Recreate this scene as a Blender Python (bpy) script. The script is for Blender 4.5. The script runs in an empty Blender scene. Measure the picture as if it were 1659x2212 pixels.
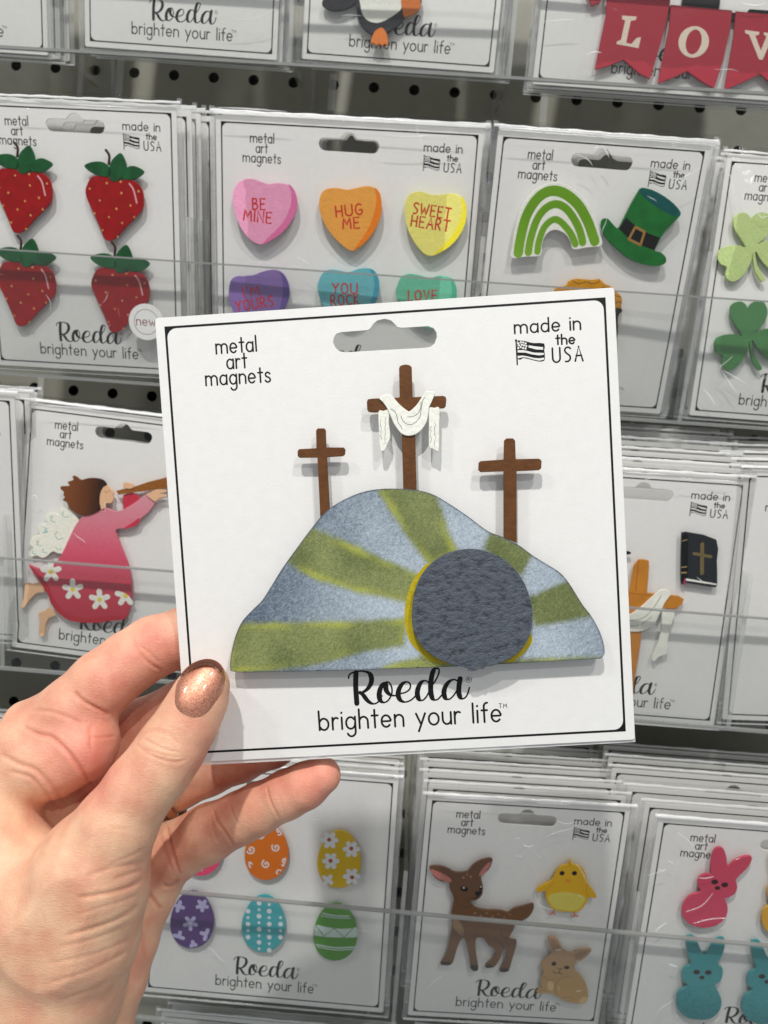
import bpy, bmesh, math, random
import numpy as np
from mathutils import Matrix, Vector
from mathutils.geometry import tessellate_polygon

S = 0.001                      # everything below is measured in millimetres
rnd = random.Random(7)
scene = bpy.context.scene
COL = scene.collection

# ---------------------------------------------------------------- camera
FOC = 1600.0; CX, CY = 829.5, 1106.0       # focal length for a picture 1659 x 2212
RC = np.array([[0.9967145321592313, -0.07592925873333436, 0.02819377680998233],
               [0.07649162044877253, 0.9968808324655115, -0.019432906730333648],
               [-0.026630309493613783, 0.021525648214985024, 0.9994135645893542]])
BW = np.array([[1, 0, 0], [0, 0, -1], [0, 1, 0]], float)
CAM = np.array([39.14, -470.25, -255.46])
W2C = RC @ BW                               # world -> camera (x right, y down, z forward)
cam = bpy.data.cameras.new('camera'); camo = bpy.data.objects.new('camera', cam); COL.objects.link(camo)
cam.sensor_fit = 'VERTICAL'; cam.sensor_height = 24.0; cam.lens = 24.0 * FOC / 2212.0
cam.clip_start = 0.01; cam.clip_end = 20
rot = W2C.T @ np.diag([1.0, -1.0, -1.0])
M4 = Matrix([[*rot[0], CAM[0]*S], [*rot[1], CAM[1]*S], [*rot[2], CAM[2]*S], [0, 0, 0, 1]])
camo.matrix_world = M4
cam.dof.use_dof = True; cam.dof.focus_distance = 0.232; cam.dof.aperture_fstop = 15.0
scene.camera = camo
scene.cycles.transparent_max_bounces = 40; scene.cycles.max_bounces = 8

# ---------------------------------------------------------------- light: shop spots, an added fill and soft room light
scene.view_settings.view_transform = 'Standard'; scene.view_settings.look = 'None'
scene.view_settings.exposure = 0.0; scene.view_settings.gamma = 1.0
wd = bpy.data.worlds.new('World'); scene.world = wd; wd.use_nodes = True
wd.node_tree.nodes['Background'].inputs[0].default_value = (0.93, 0.97, 1.0, 1)
wd.node_tree.nodes['Background'].inputs[1].default_value = 0.34
TARGET = np.array([37.0, -250.0, -265.0])
def spot(name, d, power, size, dist=1700.0, col=(1, .97, .93)):
    d = np.array(d, float); d /= np.linalg.norm(d)
    p = TARGET + d*dist
    l = bpy.data.lights.new(name, 'AREA'); l.shape = 'DISK'; l.size = size; l.energy = power; l.color = col
    o = bpy.data.objects.new(name, l); COL.objects.link(o)
    o.location = Vector(p*S); o.rotation_euler = Vector(-d).to_track_quat('-Z', 'Y').to_euler()
    return o
spot('added_fill_light', (-.3, -1, 1.3), 20, .05)
spot('added_fill_light', (.41, -1, 1.35), 8, .05)
spot('added_fill_light', (.4, -1, .75), 4.2, .06)
spot('added_fill_light', (-1.3, -1.2, 1.5), 6, .2, 2000)  # broad side lamp added to brighten the dim lower rows
spot('ceiling_panel_light', (.1, -.5, 2.2), 2.5, .9, 2000, (.9, .96, 1))

# ---------------------------------------------------------------- helpers
def proj(P):
    q = (np.atleast_2d(P) - CAM) @ W2C.T
    return np.stack([FOC*q[:, 0]/q[:, 2]+CX, FOC*q[:, 1]/q[:, 2]+CY], 1), q[:, 2]
def ray(x, y):
    return W2C.T @ np.array([(x-CX)/FOC, (y-CY)/FOC, 1.0])
def at(x, y, depth):
    return CAM + ray(x, y)*depth
VIEWS = dict(M=(1100, 1400, .6932), R2=(1200, 2550, .5425), U=(1950, 1200, .27125), L=(750, 1250, .63291),
             K=(850, 1900, .96444), S=(0, 600, .60277), H=(800, 400, .69319), R=(1900, 450, .67752),
             A=(0, 1600, .48222), B=(2350, 1600, .63286), E=(550, 2900, .69319), F=(1550, 2900, .57263),
             N=(2400, 2850, .53425), D=(1512, 0, .9114), P=(1200, 0, .51236), X=(0, 0, 1.82278))
def V(v, pts, dx=0, dy=0):
    x0, y0, s = VIEWS[v]
    return [((x0+(p[0]+dx)*s)/1.82278, (y0+(p[1]+dy)*s)/1.82278) for p in pts]

def cardR(lean, yaw, roll):
    base = np.array([[1, 0, 0], [0, 0, -1], [0, 1, 0]], float)
    a, b, c = map(math.radians, (lean, yaw, roll))
    Rx = np.array([[1, 0, 0], [0, math.cos(a), -math.sin(a)], [0, math.sin(a), math.cos(a)]])
    Ry = np.array([[math.cos(b), 0, math.sin(b)], [0, 1, 0], [-math.sin(b), 0, math.cos(b)]])
    Rz = np.array([[math.cos(c), -math.sin(c), 0], [math.sin(c), math.cos(c), 0], [0, 0, 1]])
    return base @ Ry @ Rx @ Rz
class Frame:
    def __init__(s, pos, lean, yaw, roll, w):
        s.o = np.array(pos, float); s.M = cardR(lean, yaw, roll); s.w = w; s.h = 131.2
    def shifted(s, d):
        f = Frame.__new__(Frame); f.__dict__.update(s.__dict__); f.o = s.o + s.M @ np.array(d, float); return f
    def px(s, pts, z=0.0):
        out = []
        n = s.M[:, 2]; o = s.o + n*z
        for x, y in pts:
            r = ray(x, y); t = ((o-CAM) @ n)/(r @ n); q = s.M.T @ (CAM+r*t-s.o); out.append((q[0], q[1]))
        return out
    def mat(s):
        return Matrix([[*s.M[0], s.o[0]*S], [*s.M[1], s.o[1]*S], [*s.M[2], s.o[2]*S], [0, 0, 0, 1]])

def srgb(r, g, b, k=1.0):
    f = lambda c: (c/255/12.92 if c/255 <= .04045 else ((c/255+.055)/1.055)**2.4)
    return tuple(min(.92, f(c)*k) for c in (r, g, b)) + (1.0,)

MATS = {}
def paint(name, rgb, rough=.5, k=1.0, var=.10, vscale=900, bump=.12, bscale=2500, spec=.35, metal=0.0):
    """painted surface: colour with fine procedural mottling and relief"""
    if name in MATS: return MATS[name]
    m = bpy.data.materials.new(name); m.use_nodes = True; nt = m.node_tree; N = nt.nodes; L = nt.links
    p = N['Principled BSDF']; p.inputs['Roughness'].default_value = rough; p.inputs['Metallic'].default_value = metal
    p.inputs['Specular IOR Level'].default_value = spec
    tc = N.new('ShaderNodeTexCoord')
    n1 = N.new('ShaderNodeTexNoise'); n1.inputs['Scale'].default_value = vscale; n1.inputs['Detail'].default_value = 4
    L.new(tc.outputs['Object'], n1.inputs['Vector'])
    c = srgb(*rgb, k)
    rm = N.new('ShaderNodeValToRGB'); rm.color_ramp.elements[0].position = .3; rm.color_ramp.elements[1].position = .7
    rm.color_ramp.elements[0].color = tuple(x*(1-var) for x in c[:3])+(1,)
    rm.color_ramp.elements[1].color = tuple(min(.95, x*(1+var*.8)) for x in c[:3])+(1,)
    L.new(n1.outputs['Fac'], rm.inputs['Fac']); L.new(rm.outputs['Color'], p.inputs['Base Color'])
    if bump > 0:
        n2 = N.new('ShaderNodeTexNoise'); n2.inputs['Scale'].default_value = bscale; n2.inputs['Detail'].default_value = 3
        b = N.new('ShaderNodeBump'); b.inputs['Strength'].default_value = bump; b.inputs['Distance'].default_value = .0004
        L.new(tc.outputs['Object'], n2.inputs['Vector']); L.new(n2.outputs['Fac'], b.inputs['Height'])
        L.new(b.outputs['Normal'], p.inputs['Normal'])
    MATS[name] = m
    return m
def gradient(name, stops, axis, lo, hi, k=1.0, rough=.5, grain=.06):
    """paint blended along a direction of the magnet (mm), as the artwork is"""
    m = bpy.data.materials.new(name); m.use_nodes = True; nt = m.node_tree; N = nt.nodes; L = nt.links
    p = N['Principled BSDF']; p.inputs['Roughness'].default_value = rough; p.inputs['Specular IOR Level'].default_value = .35
    tc = N.new('ShaderNodeTexCoord'); dt = N.new('ShaderNodeVectorMath'); dt.operation = 'DOT_PRODUCT'
    ax = np.array(axis, float); ax /= np.linalg.norm(ax); dt.inputs[1].default_value = (ax[0], ax[1], 0)
    L.new(tc.outputs['Object'], dt.inputs[0])
    mr = N.new('ShaderNodeMapRange'); mr.inputs[1].default_value = lo*S; mr.inputs[2].default_value = hi*S
    L.new(dt.outputs['Value'], mr.inputs[0])
    n1 = N.new('ShaderNodeTexNoise'); n1.inputs['Scale'].default_value = 700; n1.inputs['Detail'].default_value = 4
    L.new(tc.outputs['Object'], n1.inputs['Vector'])
    ad = N.new('ShaderNodeMath'); ad.operation = 'MULTIPLY_ADD'; ad.inputs[1].default_value = grain*3; 
    su = N.new('ShaderNodeMath'); su.operation = 'SUBTRACT'; su.inputs[1].default_value = .5
    L.new(n1.outputs['Fac'], su.inputs[0]); L.new(su.outputs[0], ad.inputs[0]); L.new(mr.outputs[0], ad.inputs[2])
    rm = N.new('ShaderNodeValToRGB'); cr = rm.color_ramp
    while len(cr.elements) < len(stops): cr.elements.new(.5)
    for e, (q, c) in zip(cr.elements, stops): e.position = q; e.color = srgb(*c, k)
    L.new(ad.outputs[0], rm.inputs['Fac']); L.new(rm.outputs['Color'], p.inputs['Base Color'])
    MATS[name] = m
    return m
def clear(name, tint, gloss=.05, bump=0.0, bscale=150, ior=1.45, boost=1.0, extra=0.0):
    """thin clear plastic: lets light straight through, mirrors by Fresnel"""
    m = bpy.data.materials.new(name); m.use_nodes = True; nt = m.node_tree; N = nt.nodes; L = nt.links
    N.remove(N['Principled BSDF']); out = N['Material Output']
    t = N.new('ShaderNodeBsdfTransparent'); t.inputs[0].default_value = (*tint, 1)
    g = N.new('ShaderNodeBsdfGlossy'); g.inputs['Roughness'].default_value = gloss; g.inputs[0].default_value = (1, 1, 1, 1)
    ge = N.new('ShaderNodeNewGeometry'); dp = N.new('ShaderNodeVectorMath'); dp.operation = 'DOT_PRODUCT'
    L.new(ge.outputs['Incoming'], dp.inputs[0]); L.new(ge.outputs['Normal'], dp.inputs[1])
    ab = N.new('ShaderNodeMath'); ab.operation = 'ABSOLUTE'; L.new(dp.outputs['Value'], ab.inputs[0])
    om = N.new('ShaderNodeMath'); om.operation = 'SUBTRACT'; om.inputs[0].default_value = 1.0; L.new(ab.outputs[0], om.inputs[1])
    pw = N.new('ShaderNodeMath'); pw.operation = 'POWER'; pw.inputs[1].default_value = 5.0; L.new(om.outputs[0], pw.inputs[0])
    f0 = ((ior-1)/(ior+1))**2
    fr = N.new('ShaderNodeMath'); fr.operation = 'MULTIPLY_ADD'; fr.inputs[1].default_value = 1-f0; fr.inputs[2].default_value = f0; L.new(pw.outputs[0], fr.inputs[0])
    ma = N.new('ShaderNodeMath'); ma.operation = 'MULTIPLY_ADD'; ma.inputs[1].default_value = boost; ma.inputs[2].default_value = extra; ma.use_clamp = True
    mx = N.new('ShaderNodeMixShader')
    L.new(fr.outputs[0], ma.inputs[0]); L.new(ma.outputs[0], mx.inputs[0]); L.new(t.outputs[0], mx.inputs[1]); L.new(g.outputs[0], mx.inputs[2])
    L.new(mx.outputs[0], out.inputs['Surface'])
    if bump > 0:
        tc = N.new('ShaderNodeTexCoord'); n = N.new('ShaderNodeTexNoise'); n.inputs['Scale'].default_value = bscale; n.inputs['Detail'].default_value = 5
        n.inputs['Distortion'].default_value = 1.2
        b = N.new('ShaderNodeBump'); b.inputs['Strength'].default_value = bump; b.inputs['Distance'].default_value = .002
        L.new(tc.outputs['Object'], n.inputs['Vector']); L.new(n.outputs['Fac'], b.inputs['Height'])
        L.new(b.outputs['Normal'], g.inputs['Normal'])
    MATS[name] = m
    return m
def frosty(name, col, alpha, rough=.2, crinkle=0):
    """cut or folded plastic edge: milky, partly see-through"""
    m = bpy.data.materials.new(name); m.use_nodes = True; N = m.node_tree.nodes
    p = N['Principled BSDF']; p.inputs['Base Color'].default_value = (*col, 1); p.inputs['Alpha'].default_value = alpha
    p.inputs['Roughness'].default_value = rough; p.inputs['Specular IOR Level'].default_value = .8
    if crinkle > 0:
        L = m.node_tree.links; tc = N.new('ShaderNodeTexCoord'); n = N.new('ShaderNodeTexNoise'); n.inputs['Scale'].default_value = 260; n.inputs['Detail'].default_value = 4
        b = N.new('ShaderNodeBump'); b.inputs['Strength'].default_value = crinkle; b.inputs['Distance'].default_value = .002
        L.new(tc.outputs['Object'], n.inputs['Vector']); L.new(n.outputs['Fac'], b.inputs['Height']); L.new(b.outputs['Normal'], p.inputs['Normal'])
    MATS[name] = m
    return m

def link(name, verts, faces, mat, parent=None, smooth=False):
    me = bpy.data.meshes.new(name)
    me.from_pydata([tuple(float(c)*S for c in v) for v in verts], [], faces); me.update()
    if mat: me.materials.append(mat)
    if smooth: me.polygons.foreach_set('use_smooth', [True]*len(me.polygons))
    o = bpy.data.objects.new(name, me); COL.objects.link(o)
    if parent: o.parent = parent
    return o
class MB:
    def __init__(s): s.v = []; s.f = []
    def add(s, vs, fs):
        n = len(s.v); s.v += [tuple(v) for v in vs]; s.f += [tuple(i+n for i in f) for f in fs]
    def build(s, name, mat, parent=None, smooth=False): return link(name, s.v, s.f, mat, parent, smooth)
def catmull(pts, n=5, closed=True):
    P = [np.array(p, float) for p in pts]; out = []; m = len(P)
    rng = range(m) if closed else range(m-1)
    for i in rng:
        if closed: a, b, c, d = P[i-1], P[i], P[(i+1) % m], P[(i+2) % m]
        else: a, b, c, d = P[max(i-1, 0)], P[i], P[i+1], P[min(i+2, m-1)]
        for k in range(n):
            t = k/n
            out.append(tuple(.5*((2*b)+(c-a)*t+(2*a-5*b+4*c-d)*t*t+(3*b-a-3*c+d)*t**3)))
    if not closed: out.append(tuple(P[-1]))
    return out
def area(p): return sum(p[i-1][0]*p[i][1]-p[i][0]*p[i-1][1] for i in range(len(p)))/2
def inset(p, d):
    n = len(p); out = []
    for i in range(n):
        a, b, c = np.array(p[i-1]), np.array(p[i]), np.array(p[(i+1) % n])
        e1 = b-a; e2 = c-b; e1 /= max(1e-9, np.linalg.norm(e1)); e2 /= max(1e-9, np.linalg.norm(e2))
        nn = np.array([-(e1+e2)[1], (e1+e2)[0]]); l = np.linalg.norm(nn)
        nn = nn/l if l > 1e-6 else np.array([-e1[1], e1[0]])
        out.append(tuple(b+nn*d))
    return out
def extrude(mb, loops, z0, z1, bev=.12):
    """loops[0] outer outline, the rest holes; solid between z0 and z1 with a small worn edge"""
    L = []
    for i, p in enumerate(loops):
        p = [tuple(q) for q in p]
        if (area(p) < 0) == (i == 0): p = p[::-1]
        L.append(p)
    tops = [inset(p, bev) if bev > 0 else p for p in L]
    vs = []; fs = []
    for p, q in zip(L, tops):
        n = len(p); b = len(vs)
        vs += [(x, y, z0) for x, y in p] + [(x, y, z1-bev) for x, y in p] + [(x, y, z1) for x, y in q]
        for i in range(n):
            j = (i+1) % n
            fs.append((b+i, b+j, b+n+j, b+n+i)); fs.append((b+n+i, b+n+j, b+2*n+j, b+2*n+i))
    tri = tessellate_polygon([[Vector((x, y, 0)) for x, y in q] for q in tops])
    idx = []; b = 0
    for q in tops:
        n = len(q); idx += [b+2*n+i for i in range(n)]; b += 3*n
    for t in tri:
        a, c, d = (idx[k] for k in t)
        A, C_, D = vs[a], vs[c], vs[d]
        cr = (C_[0]-A[0])*(D[1]-A[1])-(C_[1]-A[1])*(D[0]-A[0])
        if abs(cr) < 1e-9: continue
        fs.append((a, c, d) if cr > 0 else (a, d, c))
    if z1-z0 > .3:
        idx2 = []; b = 0
        for q in tops:
            n = len(q); idx2 += [b+i for i in range(n)]; b += 3*n
        for t in tri:
            a, c, d = (idx2[k] for k in t)
            fs.append((a, d, c))
    mb.add(vs, fs)
def ribbon(mb, pts, width, z, h=.05, n=4, smooth=True):
    """a painted or printed stroke: low ridge along pts; width number, list or function of (t, dir)"""
    P = catmull(pts, n, False) if smooth and len(pts) > 2 else [tuple(map(float, p)) for p in pts]
    P = [np.array(p) for p in P]; m = len(P)
    if m < 2: return
    vs = []; fs = []
    for i in range(m):
        d = P[min(i+1, m-1)]-P[max(i-1, 0)]; l = np.linalg.norm(d); d = d/l if l > 1e-9 else np.array([1., 0])
        w = width(i/(m-1), d) if callable(width) else width
        nrm = np.array([-d[1], d[0]])*w/2
        vs += [(*(P[i]+nrm), z), (*(P[i]+nrm*.5), z+h), (*(P[i]-nrm*.5), z+h), (*(P[i]-nrm), z)]
        if i:
            a = 4*(i-1)
            for k in range(3): fs.append((a+k, a+k+1, a+k+5, a+k+4))
    # rounded ends
    for e, sgn in ((0, -1), (m-1, 1)):
        d = P[min(e+1, m-1)]-P[max(e-1, 0)]; l = np.linalg.norm(d)
        if l < 1e-9: continue
        d = d/l*sgn; w = (width(e/(m-1), d*sgn) if callable(width) else width)/2
        b = len(vs); nn = np.array([-d[1], d[0]])
        vs.append((*P[e], z+h)); K = 6
        for k in range(K+1):
            a = -math.pi/2+math.pi*k/K
            vs.append((*(P[e]+d*w*math.cos(a)+nn*w*math.sin(a)), z))
        for k in range(K): fs.append((b, b+1+k, b+2+k))
    fs2 = []
    for f in fs:
        q = [vs[i] for i in f]
        s_ = sum(q[i-1][0]*q[i][1]-q[i][0]*q[i-1][1] for i in range(len(q)))
        fs2.append(f if s_ > 0 else f[::-1])
    mb.add(vs, fs2)
def disc(mb, c, r, z, h=.05, n=12, ry=None, ang=0):
    ry = r if ry is None else ry
    vs = [(c[0], c[1], z+h)]
    for k in range(n):
        a = 2*math.pi*k/n; x, y = r*math.cos(a), ry*math.sin(a)
        vs.append((c[0]+x*math.cos(ang)-y*math.sin(ang), c[1]+x*math.sin(ang)+y*math.cos(ang), z))
    mb.add(vs, [(0, 1+k, 1+(k+1) % n) for k in range(n)])
def box(mb, lo, hi):
    (a, b, c), (d, e, f) = lo, hi
    mb.add([(a, b, c), (d, b, c), (d, e, c), (a, e, c), (a, b, f), (d, b, f), (d, e, f), (a, e, f)],
           [(0, 3, 2, 1), (4, 5, 6, 7), (0, 1, 5, 4), (1, 2, 6, 5), (2, 3, 7, 6), (3, 0, 4, 7)])
def thing(name, label, cat, frame=None, group=None):
    o = bpy.data.objects.new(name, None); COL.objects.link(o); o.empty_display_size = .01
    if frame is not None: o.matrix_world = frame.mat()
    o['label'] = label; o['category'] = cat
    if group: o['group'] = group
    return o

# ---------------------------------------------------------------- single-stroke lettering
def arc(cx, cy, rx, ry, a0, a1, n=9):
    return [(cx+rx*math.cos(math.radians(a0+(a1-a0)*i/n)), cy+ry*math.sin(math.radians(a0+(a1-a0)*i/n))) for i in range(n+1)]
GL = {  # glyph: (advance width, strokes) with x-height 1, ascender 1.6
 'm': (1.62, [[(0, 1), (0, 0)], arc(.37, .62, .37, .36, 170, 0)+[(.74, 0)], arc(1.14, .62, .40, .36, 175, 0)+[(1.54, 0)]]),
 'n': (.9, [[(0, 1), (0, 0)], arc(.42, .58, .42, .40, 170, 0)+[(.84, 0)]]),
 'e': (1.0, [[(.03, .50), (.9, .50)]+arc(.46, .50, .45, .49, 0, 318, 16)[1:]]),
 't': (.62, [[(.3, 1.5), (.3, 0)], [(0, 1.02), (.62, 1.02)]]),
 'a': (1.0, [arc(.46, .49, .45, .49, 55, 360, 16), [(.92, 1), (.92, 0)]]),
 'l': (.1, [[(.03, 1.62), (.03, 0)]]),
 'r': (.56, [[(0, 1), (0, 0)], arc(.36, .52, .36, .46, 175, 60, 7)]),
 'g': (1.0, [arc(.46, .49, .45, .49, 40, 360, 16), [(.92, 1), (.92, -.2)]+arc(.5, -.22, .42, .42, 0, -155, 9)]),
 's': (.72, [[(.66, .84), (.5, .98), (.25, 1), (.07, .82), (.13, .62), (.4, .5), (.64, .36), (.66, .14), (.45, 0), (.2, .01), (0, .17)]]),
 'd': (1.0, [arc(.46, .49, .45, .49, 55, 360, 16), [(.92, 1.6), (.92, 0)]]),
 'i': (.1, [[(.03, 1), (.03, 0)], [(.02, 1.36), (.04, 1.40)]]),
 'h': (.9, [[(0, 1.6), (0, 0)], arc(.42, .56, .42, .40, 170, 0)+[(.84, 0)]]),
 'b': (1.0, [[(0, 1.6), (.02, 0)], arc(.47, .48, .45, .48, 150, -150, 16)]),
 'y': (.9, [[(0, 1), (.45, .1)], [(.9, 1), (.2, -.5)]]),
 'o': (1.05, [arc(.5, .49, .49, .49, 90, 450, 18)]),
 'u': (.86, [[(0, 1)]+arc(.41, .42, .41, .42, 180, 350, 9), [(.82, 1), (.82, 0)]]),
 'f': (.62, [arc(.55, 1.28, .3, .34, 80, 180, 6)+[(.26, 0)], [(0, 1), (.56, 1)]]),
 'w': (1.3, [[(0, 1), (.32, 0), (.62, .85), (.92, 0), (1.25, 1)]]),
 # capitals: height 1
 'U': (.62, [[(0, 1)]+arc(.3, .3, .3, .3, 180, 360, 8)+[(.6, 1)]]),
 'S': (.52, [[(.5, .9), (.35, 1), (.12, .95), (.04, .76), (.2, .57), (.42, .42), (.47, .2), (.3, .02), (.08, .02)]]),
 'A': (.62, [[(0, 0), (.32, 1), (.62, 0)], [(.1, .38), (.52, .38)]]),
 'B': (.55, [[(0, 1), (0, 0)], [(0, 1), (.35, .98), (.42, .78), (.3, .58), (0, .53)], [(0, .53), (.4, .5), (.52, .27), (.38, .03), (0, 0)]]),
 'E': (.5, [[(.46, 1), (0, 1), (0, 0), (.48, 0)], [(0, .52), (.38, .52)]]),
 'M': (.75, [[(0, 0), (.1, 1), (.37, .35), (.64, 1), (.74, 0)]]),
 'I': (.06, [[(.02, 1), (.02, 0)]]),
 'N': (.58, [[(0, 0), (0, 1), (.56, 0), (.56, 1)]]),
 'H': (.56, [[(0, 1), (0, 0)], [(.54, 1), (.54, 0)], [(0, .5), (.54, .5)]]),
 'G': (.6, [[(.52, .88), (.32, 1), (.1, .85), (0, .5), (.1, .14), (.34, 0), (.56, .16), (.56, .44), (.34, .44)]]),
 'W': (.85, [[(0, 1), (.2, 0), (.42, .75), (.62, 0), (.84, 1)]]),
 'T': (.6, [[(0, 1), (.6, 1)], [(.3, 1), (.3, 0)]]),
 'R': (.52, [[(0, 0), (0, 1), (.3, 1), (.44, .8), (.3, .56), (0, .5)], [(.18, .52), (.5, 0)]]),
 'Y': (.56, [[(0, 1), (.28, .5)], [(.56, 1), (.28, .5), (.26, 0)]]),
 'O': (.62, [arc(.3, .5, .3, .5, 90, 450, 14)]),
 'C': (.52, [arc(.32, .5, .32, .5, 50, 310, 12)]),
 'K': (.5, [[(0, 1), (0, 0)], [(.48, 1), (.02, .48), (.5, 0)]]),
 'L': (.45, [[(0, 1), (0, 0), (.44, 0)]]),
 'V': (.6, [[(0, 1), (.28, 0), (.58, 1)]]),
 "'": (.05, [[(.04, 1), (.0, .78)]]), ' ': (.55, [])}
def text(mb, s, a, b, xh, wd, z, gap=.34, caps=False):
    """write s on the line from a to b (mm), x-height xh, pen width wd"""
    a = np.array(a, float); b = np.array(b, float); L = np.linalg.norm(b-a); d = (b-a)/L; n = np.array([-d[1], d[0]])
    tot = sum(GL[c][0] for c in s); k = len(s)-1
    g = gap; sx = L/((tot+g*k)*xh)
    x = 0
    for c in s:
        w, st = GL[c]
        for q in st:
            Q = [tuple(a+d*((x+p[0])*xh*sx)+n*(p[1]*xh)) for p in q]
            sm = len(q) > 4
            ribbon(mb, Q, wd, z, .03+.004*rnd.random(), 2, sm)
            if not sm:
                for p in Q[1:-1]: disc(mb, p, wd/2, z, .032, 8)
        x += w+g
SCRIPT = [  # the flowing brand word, traced stroke by stroke (view R2)
 [(318, 222), (322, 200), (345, 182), (385, 172), (430, 172), (468, 186), (484, 220), (480, 260), (455, 300), (420, 325), (398, 332)],
 [(372, 182), (370, 230), (370, 290), (374, 350), (378, 405)],
 [(402, 326), (425, 345), (448, 376), (475, 400), (505, 408), (535, 392), (560, 350)],
 [(600, 252), (570, 262), (548, 300), (540, 345), (550, 385), (580, 398), (612, 375), (632, 330), (630, 285), (610, 252), (590, 262), (592, 310), (620, 342), (660, 348), (690, 335)],
 [(685, 335), (730, 325), (762, 300), (765, 265), (742, 248), (710, 262), (685, 300), (678, 345), (695, 382), (730, 395), (772, 380), (808, 345), (820, 320)],
 [(905, 262), (880, 240), (848, 250), (824, 290), (817, 340), (832, 378), (860, 380), (890, 345), (912, 290)],
 [(912, 290), (945, 245), (968, 200), (976, 165), (962, 150), (938, 160), (922, 205), (914, 270), (916, 330), (930, 372), (960, 378), (990, 350), (1012, 318)],
 [(1115, 245), (1085, 232), (1050, 245), (1020, 285), (1010, 330), (1022, 368), (1050, 374), (1082, 345), (1108, 300), (1120, 250)],
 [(1128, 225), (1120, 275), (1118, 325), (1130, 362), (1152, 370), (1178, 345), (1195, 290)]]

# ---------------------------------------------------------------- materials
WHITE = paint('white_card_stock', (233, 233, 231), .55, var=.02, vscale=300, bump=.10, bscale=1400, spec=.3)
INK = paint('black_ink', (14, 14, 16), .45, bump=0, var=.02)
BLACK = paint('black_magnet_rubber', (18, 18, 20), .6, bump=.1)
SLEEVE = clear('clear_sleeve_film', (.90, .898, .895), .06, .3, 120, 1.30, 1.0, .0)
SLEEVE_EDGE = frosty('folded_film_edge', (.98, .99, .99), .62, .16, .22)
SLEEVE_SIDE = frosty('film_side_weld', (.84, .86, .87), .26, .14, .3)
CREASE_GLINT = frosty('film_crease_and_glint', (.97, .98, 1), .6, .08, .3)  # milky white for film wrinkles and for painted-in glints
ACRYL_FLOOR = clear('clear_acrylic_floor', (.97, .975, .972), .05, 0, 1, 1.2, .12)
ACRYL = clear('clear_acrylic', (.97, .975, .972), .02, 0, 1, 1.45, 1.0)
ACRYL_EDGE = frosty('cut_acrylic_edge', (.30, .31, .30), .72, .12)
ACRYL_LIT = frosty('polished_acrylic_strip', (.8, .8, .78), .22, .15)

# ---------------------------------------------------------------- pegboard wall
P_ = 25.4
def pegboard():
    mb = MB(); n = 16; r = 3.35; h = P_/2
    ring = [(r*math.cos(2*math.pi*k/n+math.pi/n), r*math.sin(2*math.pi*k/n+math.pi/n)) for k in range(n)]
    sq = []
    for k in range(n):
        a = 2*math.pi*k/n+math.pi/n; c, s = math.cos(a), math.sin(a); m = max(abs(c), abs(s)); sq.append((h*c/m, h*s/m))
    for i in range(-12, 17):
        for j in range(-33, 7):
            ox, oz = i*P_, j*P_
            # square outline with corners inserted
            vs = [(ox+x, 0, oz+z) for x, z in ring]+[(ox+x, 5, oz+z) for x, z in ring]+[(ox+x, 0, oz+z) for x, z in sq]
            b = len(vs); vs += [(ox+h, 0, oz+h), (ox-h, 0, oz+h), (ox-h, 0, oz-h), (ox+h, 0, oz-h)]
            fs = []
            for k in range(n):
                q = (k+1) % n
                fs.append((k, q, n+q, n+k))
                x0, z0 = sq[k]; x1, z1 = sq[q]
                cor = None
                for ci, (a_, b_) in enumerate(((1, 1), (-1, 1), (-1, -1), (1, -1))):
                    if k == (1, 5, 9, 13)[ci]: cor = b+ci
                fs.append((k, 2*n+k, cor, 2*n+q, q) if cor is not None else (k, 2*n+k, 2*n+q, q))
            mb.add(vs, fs)
    m = paint('grey_pegboard_paint', (136, 134, 122), .5, var=.05, vscale=60, bump=.2, bscale=900, spec=.4)
    o = mb.build('pegboard_wall', m); o['kind'] = 'structure'
    o.data.materials.append(paint('painted_hole_shade', (26, 24, 22), .9, bump=0)); o.data.polygons.foreach_set('material_index', [1 if abs(p.normal.y) < .5 else 0 for p in o.data.polygons])  # hole walls coloured near black, standing in for the shade inside
    mb = MB(); box(mb, (-320, 14, -860), (430, 16, 170))
    o = mb.build('wall_behind_pegboard', paint('dark_wall', (10, 10, 10), .9, bump=0)); o['kind'] = 'structure'
pegboard()

# ---------------------------------------------------------------- the card blanks
HELD = Frame((37.4, -254.4, -265.1), 1.5, .45, 7.8, 132.4)
def local(view, pts, z=0, fr=HELD): return fr.px(V(view, pts), z)
HOLE = local('L', [(875, 155), (880, 125), (895, 103), (925, 93), (1010, 86), (1090, 80), (1108, 68), (1125, 42), (1150, 20), (1195, 9),
                   (1235, 20), (1258, 42), (1273, 60), (1300, 66), (1390, 60), (1465, 55), (1500, 68), (1518, 95), (1520, 125),
                   (1505, 165), (1480, 184), (1440, 190), (1200, 203), (950, 218), (912, 210), (888, 188)])
hc = sum(p[0] for p in HOLE)/len(HOLE); HOLE = [(x-hc, y) for x, y in HOLE]
def rrect(w, h, r, n=4):
    out = []
    for cx_, cy_, a0 in ((w/2-r, h/2-r, 0), (-w/2+r, h/2-r, 90), (-w/2+r, -h/2+r, 180), (w/2-r, -h/2+r, 270)):
        out += arc(cx_, cy_, r, r, a0, a0+90, n)
    return out
TXT = {}
def px1(v, p): return local(v, [p])[0]
TXT['metal'] = (px1('L', (162, 226)), px1('L', (413, 209)), 2.75)
TXT['art'] = (px1('L', (229, 320)), px1('L', (352, 312)), 2.75)
TXT['magnets'] = (px1('L', (98, 424)), px1('L', (499, 400)), 2.75)
TXT['made in'] = (px1('U', (285, 418)), px1('U', (1245, 358)), 2.45)
TXT['the'] = (px1('U', (885, 578)), px1('U', (1160, 562)), 1.75)
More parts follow.
